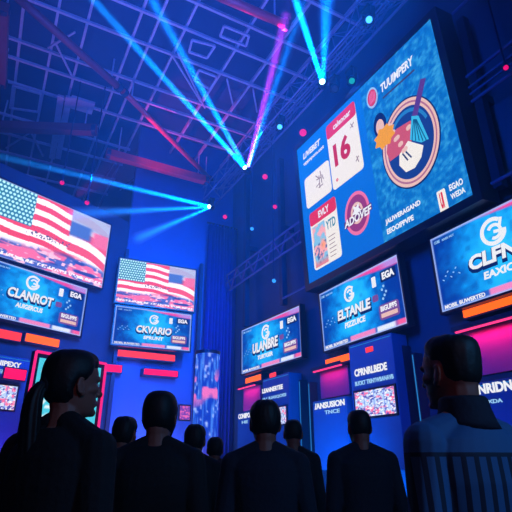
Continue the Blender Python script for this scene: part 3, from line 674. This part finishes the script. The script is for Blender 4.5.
# light coves: a shallow open tray fixed on the wall with a lit bar inside
def cove(fn, xd, px, m, label, off=.35, depth=.33):
    P = [fn(u, v, off) for u, v in px]; c = sum(P, Vector()) / 4; X = Vector(xd)
    w = max(.1, ((P[1] - P[0]).dot(X) + (P[2] - P[3]).dot(X)) / 2); h = abs((P[0].z + P[1].z) / 2 - (P[2].z + P[3].z) / 2)
    root = empty('cove_light', frame(c, X))
    MB().box(-w/2, w/2, .0, .04, -h/2, h/2).build('lit_bar', m, root)
    mb = MB(); mb.box(-w/2 - .04, w/2 + .04, .04, depth, -h/2 - .04, h/2 + .04); mb.build('tray', M_dsteel, root)
    tag(root, label, 'light', 'coloured cove lights'); return root, c, w
def lit_panel(fn, xd, px, col, power, label):
    P = [fn(u, v, .06) for u, v in px]; c = sum(P, Vector()) / 4; X = Vector(xd); nrm = -frame(c, X).to_3x3().col[1]
    w = ((P[1] - P[0]).dot(X) + (P[2] - P[3]).dot(X)) / 2; z1 = (P[0].z + P[1].z) / 2; z0 = (P[2].z + P[3].z) / 2; h = z1 - z0
    root = empty('wall_washer', frame(Vector((c.x, c.y, z0)), X))
    MB().box(-w/2, w/2, 0, .055, 0, h).build('panel', mat('plum_reflector', (150, 60, 140), .5), root)  # panel added over the dark wall so the pink light shows
    MB().prism([(-w/2 - .06, h), (w/2 + .06, h), (w/2 + .06, h + .1), (-w/2 - .06, h + .1)], -.30, .05).build('hood', M_dsteel, root)
    MB().box(-w/2, w/2, -.26, -.20, h - .03, h + .001).build('lamp_strip', glow('lamp_pink', (255, 60, 130), 1.5), root)
    tag(root, label, 'light', 'pink wall washers')
    q = Vector((c.x, c.y, z1 - .06)) + nrm * .20; area('washer_lamp', q, q - nrm * .22 - UP * .5, w * .8, col, power, .05, 150)
def wash(c, nrm, size, sy, col, power, down=.9):
    p = Vector(c) - nrm * .18; area('cove_wash', p, p + nrm * .6 - UP * down, size, col, power, sy)
cove(on_right, RX, [(462, 311), (530, 290), (532, 298), (464, 317)], G_or, 'long orange cove light under the CLFNR screen')
cove(on_right, RX, [(325, 361), (350, 352), (350, 358), (326, 367)], G_or, 'orange cove light under the ELTANLE screen')
cove(on_right, RX, [(365, 348), (372, 346), (373, 351), (366, 352.5)], G_rd, 'small red light on top of the tall info panel', .62, .3)
cove(on_right, RX, [(245, 379), (260, 374), (260, 380), (246, 383)], G_or, 'orange cove light under the ULANBRE screen')
cove(on_right, RX, [(269, 374), (275, 372), (275, 376), (270, 378)], G_rd, 'small red light on top of the narrow info panel', .62, .3)
cove(on_left, LH, [(27, 332), (60, 341), (58, 348), (26, 340)], G_or, 'orange cove light under the CLANROT screen')
cove(on_left, LH, [(-20, 326), (22, 332), (21, 340), (-20, 335)], G_rd, 'red cove light under the CLANROT screen at the picture edge')
cove(on_left, LH, [(6, 368), (27, 370), (25, 380), (4, 378)], G_pk, 'pink cove light in front of the info panel behind the woman', 1.2, .08)
cove(on_back, BX, [(119, 350), (176, 355), (174, 361), (117, 356)], G_rd, 'long red cove light under the CKVARIO screen', .5, .45)
cove(on_back, BX, [(99, 360), (121, 369), (122, 375), (100, 368)], G_pk, 'slanting pink cove light above the teal poster', .5, .45)
cove(on_back, BX, [(144, 373), (178, 367), (178, 373), (144, 378)], G_pk, 'pink cove light low under the red one', .5, .45)
PKC = (1, .015, .16)
lit_panel(on_right, RX, [(466, 334), (530, 314), (534, 366), (468, 378)], PKC, 9, 'broad added wall panel washed in pink light beyond the man')
lit_panel(on_right, RX, [(320, 373), (348, 364), (349, 393), (321, 400)], PKC, 5, 'added wall panel washed in pink light beside the tall info panel with picture grid')
lit_panel(on_right, RX, [(243, 390), (260, 384.5), (260.5, 408), (244, 411)], PKC, 5, 'small added wall panel washed in pink light beside the narrow info panel')
# leaning teal poster in a neon frame, left wall
P = at_depth(37, 351, 12.0); az = R(37); pn = Vector((-math.cos(az), math.sin(az), 0)); d = ray(105, 363); P2 = CAM + d * ((P - CAM).dot(pn) / d.dot(pn)); zt = (P.z + P2.z) / 2; w = (P2 - P).length - .2
base = (P + P2) / 2; base.z = 0; root = empty('neon_poster', frame(base, (math.sin(az), math.cos(az), 0)))
MB().box(-w/2 - .14, w/2 + .14, .02, .16, 0, zt).build('backing', M_house, root)
picture('poster', w, zt - .35, -.0, lambda X, Z: mixc(mixc(np.zeros(X.shape + (3,)) + np.array([70, 190, 215.]), (30, 110, 190), sstep(.6, .2, Z)), (225, 240, 250), sstep(.6, .75, vnoise(X * 14, Z * 50)) * (np.abs(X - .3) < .25)), root, 40, 60, -w/2, .2)
mb = MB()
for a, b in (((-w/2 - .12, 0), (-w/2 - .12, zt - .02)), ((-w/2 - .12, zt - .02), (w/2 + .12, zt - .02)), ((w/2 + .12, zt - .02), (w/2 + .12, 0))): mb.tube([(a[0], -.03, a[1]), (b[0], -.03, b[1])], .035, 8)
mb.build('neon_tube', glow('neon_magenta', (240, 40, 130), 1.2), root)
tag(root, 'teal poster in a magenta neon frame behind the woman', 'poster')

root, w_, h_, lc = wall_box('lit_sign', on_back, BX, [(179, 404), (191, 405), (191, 421), (178, 421)], .9, .12, M_house, 'small pink lit sign low beside the LED column', 'sign')
picture('sign_face', w_ - .1, h_ - .1, -.01, lambda X, Z: mixc(np.zeros(X.shape + (3,)) + np.array([110, 60, 170.]), (215, 100, 175), sstep(.45, .7, vnoise(X * 9, Z * 14))), root, 16, 24, -w_/2 + .05, .05)
# wall uprights with thin light lines, rails and catwalk on the right wall
def upright(u0, v0, u1, v1, m, label, off=.3, w=.09, grp='uprights on the giant screen wall'):
    A, B = on_right(u0, v0, off), on_right(u1, v1, off); x = (A + B) / 2; z0, z1 = max(0, min(A.z, B.z)), max(A.z, B.z)
    root = empty('light_upright', frame(Vector((x.x, x.y, z0)), RX)); MB().box(-w/2, w/2, 0, off - .03, 0, z1 - z0).build('post', m, root); MB().box(-.012, .012, -.01, 0, .05, z1 - z0 - .05).build('light_line', G_mid, root)
    tag(root, label, 'post', grp)
upright(403, 345, 413, 470, M_dsteel, 'dark upright with a thin blue light line just beyond the tall info panel')
upright(415, 352, 424, 470, M_dsteel, 'dark upright with a thin blue light line behind the man')
upright(299, 380, 303, 470, M_dsteel, 'dark upright with a thin blue light line between the two pink coves')
upright(309, 382, 312, 470, M_dsteel, 'dark upright with a thin blue light line beside the slanting heading board')
M_rail = mat('blue_grey_steel', (70, 80, 130), .45, .4)
def rail_frame(name, px_posts, rails, label, off):
    P0 = on_right(*px_posts[0][0], off); root = empty(name, frame(Vector((P0.x, P0.y, 0)), RX)); mi = root.matrix_world.inverted()
    for a, b in px_posts:
        A, B = mi @ on_right(*a, off), mi @ on_right(*b, off); x = (A.x + B.x) / 2; MB().box(x - .1, x + .1, -.1, .1, min(A.z, B.z), max(A.z, B.z)).build('post', M_dsteel, root)
        zt = (A.z + B.z) / 2; MB().box(x - .06, x + .06, .1, off, zt - .1, zt + .1).build('wall_bracket', M_dsteel, root)
    for a, b, r in rails:
        A, B = mi @ on_right(*a, off), mi @ on_right(*b, off); z = (A.z + B.z) / 2; MB().tube([(A.x, -.12, z), (B.x, -.12, z)], r * .8, 8).build('rail', M_rail, root)
    tag(root, label, 'frame'); return root
rail_frame('rail_frame', [((462, 20), (501, 188))], [((467, 78), (530, 36), .05), ((470, 88), (530, 50), .04), ((472, 95), (530, 58), .04), ((474, 103), (530, 66), .05), ((495, 184), (530, 168), .05), ((455, 12), (500, -20), .05)], 'dark steel wall frame with rails beyond the giant screen edge', .4)
tower = rail_frame('rail_frame', [((246, 180), (247, 326)), ((280, 160), (284, 305))], [((229, 272), (307, 224), .05), ((229, 280), (307, 233), .04), ((232, 288), (308, 243), .05), ((286, 300), (312, 284), .05)], 'dark steel tower frame with catwalk rails above the ULANBRE screen', .5)
bpy.context.view_layer.update(); mi_t = tower.matrix_world.inverted()
A, B = mi_t @ on_right(229, 276, .5), mi_t @ on_right(307, 234, .5); L = B.x - A.x; z = (A.z + B.z) / 2; mb = MB()
for k in range(12): x0, x1 = A.x + L * k / 12, A.x + L * (k + 1) / 12; mb.bar((x0, -.12, z + (-.5 if k % 2 else .3)), (x1, -.12, z + (.3 if k % 2 else -.5)), .05)
mb.build('lattice', mat('red_lit_steel', (90, 50, 100), .5, .3), tower)  # pink tint in the colour stands for red light on the lattice

# ------------------------------------------------------------------ people
def remesh(bm_obj_mb, name, voxel, m, parent, matrix=None, smooth_it=2):
    me = bpy.data.meshes.new(name); bmesh.ops.recalc_face_normals(bm_obj_mb.bm, faces=bm_obj_mb.bm.faces); bm_obj_mb.bm.to_mesh(me); bm_obj_mb.bm.free()
    tmp = bpy.data.objects.new(name + '_source', me); COL.objects.link(tmp)
    md = tmp.modifiers.new('r', 'REMESH'); md.mode = 'VOXEL'; md.voxel_size = voxel; md.use_smooth_shade = True
    sm = tmp.modifiers.new('s', 'SMOOTH'); sm.factor = .5; sm.iterations = smooth_it
    dg = bpy.context.evaluated_depsgraph_get(); dg.update(); out = bpy.data.meshes.new_from_object(tmp.evaluated_get(dg))
    bpy.data.objects.remove(tmp); bpy.data.meshes.remove(me); out.name = name; out.materials.clear(); out.materials.append(m)
    out.polygons.foreach_set('use_smooth', [True] * len(out.polygons))
    o = bpy.data.objects.new(name, out); COL.objects.link(o); o.parent = parent; return o
HEAD = [(.119, .012, -.035, .012), (.114, .040, -.062, .038), (.10, .066, -.084, .057), (.08, .082, -.096, .069), (.05, .092, -.103, .0765), (.025, .0945, -.104, .0775), (.005, .0865, -.102, .0755), (-.02, .086, -.097, .0735), (-.04, .0875, -.086, .0695), (-.06, .0885, -.072, .064), (-.08, .085, -.058, .057), (-.10, .083, -.04, .046), (-.113, .072, -.015, .031), (-.118, .05, .01, .014)]
def head_rings(mm, grow=None, n=32):
    rs = []
    for z, yf, yb, w in HEAD:
        ring = []
        for k in range(n):
            t = 2 * math.pi * k / n; cx, cy = math.sin(t), math.cos(t); ym = (yf + yb) / 2; hy = (yf - yb) / 2
            x = w * math.copysign(abs(cx) ** .9, cx); y = ym + hy * math.copysign(abs(cy) ** .9, cy)
            g_ = grow(x, y, z) if grow else 0
            l = math.hypot(x, y - ym) or 1; ring.append(mm @ Vector((x + x / l * g_, y + (y - ym) / l * g_, z + g_ * max(0, (z - .03) / .09) * .9)))
        rs.append(ring)
    return rs
def add_head(mb, mm):
    mb.rings(head_rings(mm))
    T = lambda x, y, z: mm @ Vector((x, y, z))
    mb.capsule(T(0, .088, .012), T(0, .112, -.030), .008, .0125); mb.capsule(T(-.013, .094, -.034), T(.013, .094, -.034), .0095, .0095)
    mb.capsule(T(-.045, .078, .022), T(.045, .078, .022), .011, .011)                       # brow
    mb.capsule(T(-.018, .0885, -.060), T(.018, .0885, -.060), .0065, .0065); mb.capsule(T(-.016, .0875, -.071), T(.016, .0875, -.071), .007, .007)   # lips
    mb.capsule(T(-.010, .079, -.100), T(.010, .079, -.100), .014, .014)                     # chin
    for s in (-1, 1):
        mb.capsule(T(s * .05, .055, -.015), T(s * .055, .03, -.02), .02, .018)              # cheekbone
        rot = mm.to_3x3() @ Matrix.Rotation(s * R(22), 3, 'Z') @ Matrix.Rotation(R(12), 3, 'X')
        mb.ball(T(s * .0815, -.012, -.008), .0075, .016, .029, rot=rot)
        for k in range(9):                                                                 # ear rim
            a0, a1 = R(-60 + 32 * k), R(-60 + 32 * (k + 1)); f = lambda a: T(s * (.086 + .002 * math.sin(a)), -.014 - .0145 * math.sin(a + .4), -.006 + .028 * math.cos(a + .4))
            if k < 8: mb.capsule(f(a0), f(a1), .0045, .0045, 8)
        mb.capsule(T(s * .079, .002, -.034), T(s * .08, -.004, -.04), .007, .006)           # lobe
JT = dict(neck=(0, -.01, 1.50), sh=(.178, -.01, 1.405), el=(.225, -.03, 1.115), wr=(.225, .05, .875), hip=(.088, 0, .9), kn=(.1, .015, .49), an=(.1, -.02, .085))
TORSO = [(.84, .13, .10, 0), (.90, .165, .118, 0), (.98, .168, .118, 0), (1.06, .152, .104, .004), (1.18, .160, .112, .004), (1.30, .178, .120, 0), (1.38, .182, .110, -.006), (1.42, .155, .092, -.012), (1.45, .105, .076, -.014), (1.475, .064, .062, -.012)]
def add_torso(mb, mm, k, wid, g=0.0, z0=0, z1=9, flare=0):
    rs = []
    for z, rx, ry, yo in TORSO:
        if z < z0 or z > z1: continue
        rs.append([mm @ Vector(((rx * wid + g) * math.copysign(abs(math.cos(t)) ** .85, math.cos(t)), (yo + (ry + g) * math.copysign(abs(math.sin(t)) ** .9, math.sin(t))), z) ) * 1 for t in [2 * math.pi * i / 28 for i in range(28)]])
    mb.rings(rs)
def add_arms(mb, mm, wid, g=0.0, hand=True, trap=1.49):
    for s in (-1, 1):
        P = lambda k: mm @ Vector((JT[k][0] * wid * s, JT[k][1], JT[k][2]))
        mb.capsule(P('sh'), P('el'), .056 + g, .042 + g); mb.capsule(P('el'), P('wr'), .042 + g, .029 + g)
        mb.capsule(mm @ Vector((s * .035, -.015, trap)), P('sh') + mm.to_3x3() @ Vector((-s * .03, 0, .022)), .034 + g * 1.1, .045 + g)      # trapezius
        if hand:
            T = lambda x, y, z: mm @ Vector((s * (JT['wr'][0] * wid + x), JT['wr'][1] + y, JT['wr'][2] + z))
            mb.capsule(T(0, .0, -.01), T(.0, .012, -.075), .026, .030)
            for i, (yy, L) in enumerate(((.040, .072), (.018, .082), (-.004, .076), (-.024, .060))):
                a = T(.0, yy, -.085); b = T(-.004, yy + .002, -.085 - L * .5); c = T(-.022, yy + .004, -.085 - L * .92); mb.capsule(a, b, .0095, .009, 8); mb.capsule(b, c, .009, .0075, 8)
            mb.capsule(T(-.008, .03, -.03), T(-.02, .062, -.075), .012, .0095, 8); mb.capsule(T(-.02, .062, -.075), T(-.026, .066, -.105), .0095, .008, 8)
def add_legs(mb, mm, g=0.0, feet=True):
    for s in (-1, 1):
        P = lambda k: mm @ Vector((JT[k][0] * s, JT[k][1], JT[k][2]))
        mb.capsule(P('hip'), P('kn'), .086 + g, .055 + g); mb.capsule(P('kn'), mm @ Vector((JT['kn'][0] * s, -.02, .36)), .054 + g, .056 + g); mb.capsule(mm @ Vector((JT['kn'][0] * s, -.02, .36)), P('an'), .056 + g, .037 + g)
        if feet: mb.capsule(mm @ Vector((s * .1, -.04, .045)), mm @ Vector((s * .115, .15, .035)), .04, .033)
M_skin = mat('skin', (150, 96, 80), .55, 0, .06, 30); M_hair = mat('black_hair', (9, 8, 10), .6, 0, .3, 60, .1); M_hairb = mat('brown_black_hair', (14, 11, 11), .6, 0, .3, 60, .1)
M_cl = {'black': mat('black_cotton', (14, 14, 20), .85, 0, .2, 40, .2), 'navy': mat('navy_cotton', (20, 24, 44), .85, 0, .2, 40, .2), 'grey': mat('dark_grey_cotton', (34, 34, 44), .85, 0, .2, 40, .2), 'trousers': mat('dark_denim', (18, 20, 32), .85, 0, .25, 60, .2), 'shoe': mat('black_leather', (12, 12, 14), .35)}
def striped():
    m = bpy.data.materials.new('striped_jacket_fabric'); m.use_nodes = True; nt = m.node_tree; b = nt.nodes['Principled BSDF']
    tc = nt.nodes.new('ShaderNodeTexCoord'); sp = nt.nodes.new('ShaderNodeSeparateXYZ'); nt.links.new(tc.outputs['Object'], sp.inputs[0])
    def mth(op, a, bv, c=None):
        n = nt.nodes.new('ShaderNodeMath'); n.operation = op
        for i, q in enumerate((a, bv)):
            if q is None: continue
            if isinstance(q, (int, float)): n.inputs[i].default_value = q
            else: nt.links.new(q, n.inputs[i])
        return n.outputs[0]
    sv = mth('GREATER_THAN', mth('SINE', mth('MULTIPLY', sp.outputs['X'], 165), None), .25)
    below = mth('LESS_THAN', sp.outputs['Z'], 1.405)
    f = mth('SUBTRACT', 1.0, mth('MULTIPLY', sv, below))
    seam = mth('MULTIPLY', mth('GREATER_THAN', sp.outputs['Z'], 1.398), mth('LESS_THAN', sp.outputs['Z'], 1.410)); f = mth('SUBTRACT', f, seam)
    mx = nt.nodes.new('ShaderNodeMix'); mx.data_type = 'RGBA'; mx.inputs[6].default_value = (*lin((14, 28, 56)), 1); mx.inputs[7].default_value = (*lin((46, 98, 146)), 1)
    nt.links.new(f, mx.inputs[0]); nt.links.new(mx.outputs[2], b.inputs['Base Color']); b.inputs['Roughness'].default_value = .75; return m
def person(hc, depth_note, face_az, body_az, label, cloth, hair='short', voxel=.009, wid=1.0, female=False, pitch=0.0, hairm=None, collar=False, top_z=None):
    """hc: world position of the head centre; the height follows from it"""
    hc = Vector(hc); Ht = hc.z + .12; k = Ht / 1.745
    root = empty('person', Matrix.Translation((hc.x, hc.y, 0))); 
    B = Matrix.Rotation(-R(body_az), 4, 'Z') @ Matrix.Scale(k, 4)
    Hm = Matrix.Translation((0, .0, hc.z)) @ Matrix.Rotation(-R(face_az), 4, 'Z') @ Matrix.Rotation(R(pitch), 4, 'X') @ Matrix.Scale(1.0 if not female else .97, 4)
    nb = -.01
    off = Matrix.Translation(B.to_3x3() @ Vector((0, -.02, 0)))
    B = off @ B
    mb = MB(); add_torso(mb, B, k, wid); add_arms(mb, B, wid); add_legs(mb, B); add_head(mb, Hm)
    nr = .052 if female else .06
    mb.capsule(B @ Vector((0, -.012, 1.44)), Hm @ Vector((0, -.022, -.07)), nr + .006, nr); mb.capsule(Hm @ Vector((0, -.03, -.07)), Hm @ Vector((0, -.03, -.02)), nr, nr)
    body = remesh(mb, 'body', voxel * .8, M_skin, root, smooth_it=1)
    cm = M_cl[cloth] if isinstance(cloth, str) else cloth
    mb = MB(); add_torso(mb, B, k, wid, .013, 0, 1.48); add_arms(mb, B, wid, .012, hand=False, trap=1.468 if collar else 1.49)
    remesh(mb, 'jacket' if collar else 'shirt', voxel, cm, root)
    if collar:
        cb = MB(); cb.rings([[B @ Vector((rx * math.cos(t), -.014 + (rx - .006) * math.sin(t), z)) for t in [2 * math.pi * i / 32 for i in range(32)]] for z, rx in ((1.45, .104), (1.475, .094), (1.51, .084), (1.54, .079), (1.548, .073), (1.54, .068), (1.49, .066))])
        cb.build('collar', M_cl['navy'], root, True)
    mb = MB(); add_legs(mb, B, .012, False); rs = [r for r in TORSO if r[0] < 1.0]
    mb.rings([[B @ Vector(((rx * wid + .010) * math.cos(t), yo + (ry + .010) * math.sin(t), z)) for t in [2 * math.pi * i / 28 for i in range(28)]] for z, rx, ry, yo in rs])
    remesh(mb, 'trousers', voxel, M_cl['trousers'], root)
    for s in (-1, 1):
        mb = MB(); mb.capsule(B @ Vector((s * .1, -.045, .05)), B @ Vector((s * .116, .16, .042)), .05, .042); mb.box(0, 0.001, 0, .001, 0, .001); remesh(mb, 'shoe', voxel, M_cl['shoe'], root)
    hm_ = hairm or M_hair
    def gs(a, b, x): t = min(1, max(0, (x - a) / (b - a))); return t * t * (3 - 2 * t)
    if hair == 'short':
        def grow(x, y, z):
            hl = .062 if y > .045 else (-.072 if y < -.045 else (-.072 + (y + .045) / .09 * .134))
            if -.03 < y < .03: hl = max(hl, .02)
            g_ = -.012 + .026 * gs(hl - .008, hl + .014, z); return g_ * (1 if z > -.09 else 1) + .003 * math.sin(x * 300 + z * 210) * (g_ > .008)
    elif hair == 'spiky':
        def grow(x, y, z):
            hl = .066 if y > .05 else (-.05 if y < -.05 else (-.05 + (y + .05) / .10 * .116))
            if -.03 < y < .035: hl = max(hl, .024)
            m_ = gs(hl - .012, hl + .03, z); top = gs(.03, .10, z)
            return -.012 + (.017 + .010 * top + .0025 * math.sin(x * 330 + z * 250) * math.sin(y * 310 + 1)) * m_
    elif hair == 'crop':
        def grow(x, y, z):
            hl = .065 if y > .05 else (-.06 if y < -.045 else (-.06 + (y + .045) / .095 * .125))
            if -.03 < y < .03: hl = max(hl, .022)
            return -.012 + .019 * gs(hl - .008, hl + .012, z)
    elif hair == 'cap':
        def grow(x, y, z): return -.012 + .026 * gs(-.085, -.07, z + (.14 if y > .045 else 0))
    else:
        def grow(x, y, z):
            hl = .070 if y > .055 else (-.075 if y < -.05 else (-.075 + (y + .05) / .105 * .145))
            if -.035 < y < .03: hl = max(hl, .012)
            return -.012 + .030 * gs(hl - .01, hl + .016, z) + (.0015 * math.sin(z * 420 + x * 260) if z > hl else 0)
    mb = MB(); mb.rings(head_rings(Hm, grow, 48)); h = mb.build('hair', hm_, root, True)
    sd = h.modifiers.new('s', 'SUBSURF'); sd.levels = sd.render_levels = 1
    if hair == 'ponytail':
        pts = [(0, -.098, .0), (0, -.128, .0), (0, -.146, -.045), (.0, -.150, -.1), (0, -.148, -.18), (0, -.146, -.26), (0, -.145, -.33), (0, -.144, -.38)]
        rad = [.022, .03, .038, .042, .042, .038, .028, .008]; rs = []
        for i, p in enumerate(pts):
            ring = []
            for t_ in range(40):
                a = 2 * math.pi * t_ / 40; r = rad[i] * (1 + .07 * math.sin(a * 9 + i * .6) + .04 * math.sin(a * 5 - i)); d = (Vector(pts[min(i+1, 7)]) - Vector(pts[max(i-1, 0)])).normalized(); x = Vector((1, 0, 0)); y = d.cross(x)
                ring.append(Hm @ (Vector(p) + x * r * math.cos(a) * .95 + y * r * math.sin(a) * .8))
            rs.append(ring)
        mb = MB(); mb.rings(rs); pt = mb.build('ponytail', hm_, root, True); sd = pt.modifiers.new('s', 'SUBSURF'); sd.levels = sd.render_levels = 1
        mb = MB(); mb.tube([Hm @ Vector((0, -.105, .0)), Hm @ Vector((0, -.122, .0))], .03, 16); mb.build('hair_tie', M_cl['black'], root, True)
    for s in (-1, 1):
        mb = MB(); mb.ball(Hm @ Vector((s * .031, .0745, .002)), .0125); e = mb.build('eye', mat('eye_white', (225, 220, 215), .2, 0, .02), root, True)
        mb = MB(); mb.ball(Hm @ Vector((s * .031, .0845, .002)), .006, .0035, .006, rot=Hm.to_3x3()); mb.build('iris', mat('dark_iris', (26, 16, 10), .15), e, True)
    tag(root, label, 'person'); return root
g = None
person(at_depth(73.5, 386, 1.8), 0, 43, 20, 'woman with black ponytail in a dark top turning her face towards the screens', 'black', 'ponytail', .006, .9, True, 4)
person(at_depth(450.5, 374.5, 1.66), 0, -30, -24, 'man with short dark hair in a blue striped jacket', striped(), 'spiky', .006, .98, collar=True, hairm=M_hairb, pitch=4)
person(at_depth(160, 417, 2.55), 0, 4, 0, 'person with smooth black hair between the woman and the LED column', 'black', 'cap', .009, 1.05)
person(at_depth(265, 424, 2.75), 0, -4, 0, 'dark haired person standing below the ULANBRE screen', 'navy', 'short', .009, 1.02)
person(at_depth(125, 435, 3.6), 0, 10, 5, 'dark haired person whose head top shows next to the teal poster', 'navy', 'short', .010, .95)
person(at_depth(293, 434, 4.4), 0, 0, 0, 'farther person just beside the dark head below the ULANBRE screen', 'grey', 'crop', .010, .95)
person(at_depth(359, 428, 3.5), 0, -8, -5, 'person with a round dark head below the picture grid panel', 'navy', 'crop', .010, 1.05)
person(at_depth(195, 441, 4.0), 0, 0, 0, 'person in a dark shirt before the foot of the LED column', 'black', 'short', .010)
person(at_depth(215, 450, 5.2), 0, -5, 0, 'person in dark grey standing farthest back beyond the LED column side', 'grey', 'short', .010)

# ------------------------------------------------------------------ lighting
w = bpy.data.worlds.new('world'); scn.world = w; w.use_nodes = True
w.node_tree.nodes['Background'].inputs['Color'].default_value = (.01, .06, .35, 1); w.node_tree.nodes['Background'].inputs['Strength'].default_value = .12
hz = w.node_tree.nodes.new('ShaderNodeVolumeScatter'); hz.inputs['Color'].default_value = (.3, .75, 1.0, 1); hz.inputs['Density'].default_value = .008
w.node_tree.links.new(hz.outputs[0], w.node_tree.nodes['World Output'].inputs['Volume'])
area('roof_wash', sq(3, 2, 7), sq(12, 2, 16), 6, (.07, .15, 1.0), 760, 6, 120)  # this and the next three: blue fill added out of frame
area('back_wash', sq(5, 6, 11), sq(19.2, 6.9, 7), 1.5, (.0, .20, 1.0), 300, 1.5, 40)
area('right_wash', sq(3, -3, 8), sq(11, 9, 7), 4, (.0, .15, 1.0), 620, 4, 70)
area('left_wash', sq(2, 2, 8), on_left(70, 300), 4, (.01, .17, 1.0), 640, 4, 45)
spot('tube_fill_spot', at_depth(75, 196, 17.2), at_height(168, 140, 13.9), (1, .03, .35), 1800, 40, .5, .1)  # magenta spots added without fixtures to redden the roof tubes
spot('tube_fill_spot', F1 - Q * .8, at_height(245, 8, 13.9), (1, .03, .3), 700, 16, .5, .1)
# fill lights added low along the walls, with no fixtures there
p = on_back(150, 440, 1.6); p.z = .4; area('low_wall_fill', p, on_back(150, 385), 3.0, (.42, .32, 1.0), 380, .5, 150)
p = on_left(20, 440, 1.6); p.z = .4; area('low_wall_fill', p, on_left(20, 380), 3.0, (.7, .05, .6), 200, .5, 150)
p = on_right(330, 440, 1.6); p.z = .4; area('low_wall_fill', p, on_right(330, 390), 3.0, (.0, .28, 1.0), 260, .5, 150)
p = on_right(480, 440, 1.4); p.z = .4; area('low_wall_fill', p, on_right(490, 350), 2.0, (.2, .08, .9), 60, .5, 150)
# dim unseen fill lights added behind the crowd
area('crowd_fill', (1.6, -2.6, 3.6), (.0, 2.0, 1.5), 1.2, (1, .35, .4), 7, 1.2, 150)
area('crowd_fill', (3.6, -.6, 3.4), (.7, 1.5, 1.4), .8, (.08, .4, 1.0), 16, .8, 90)
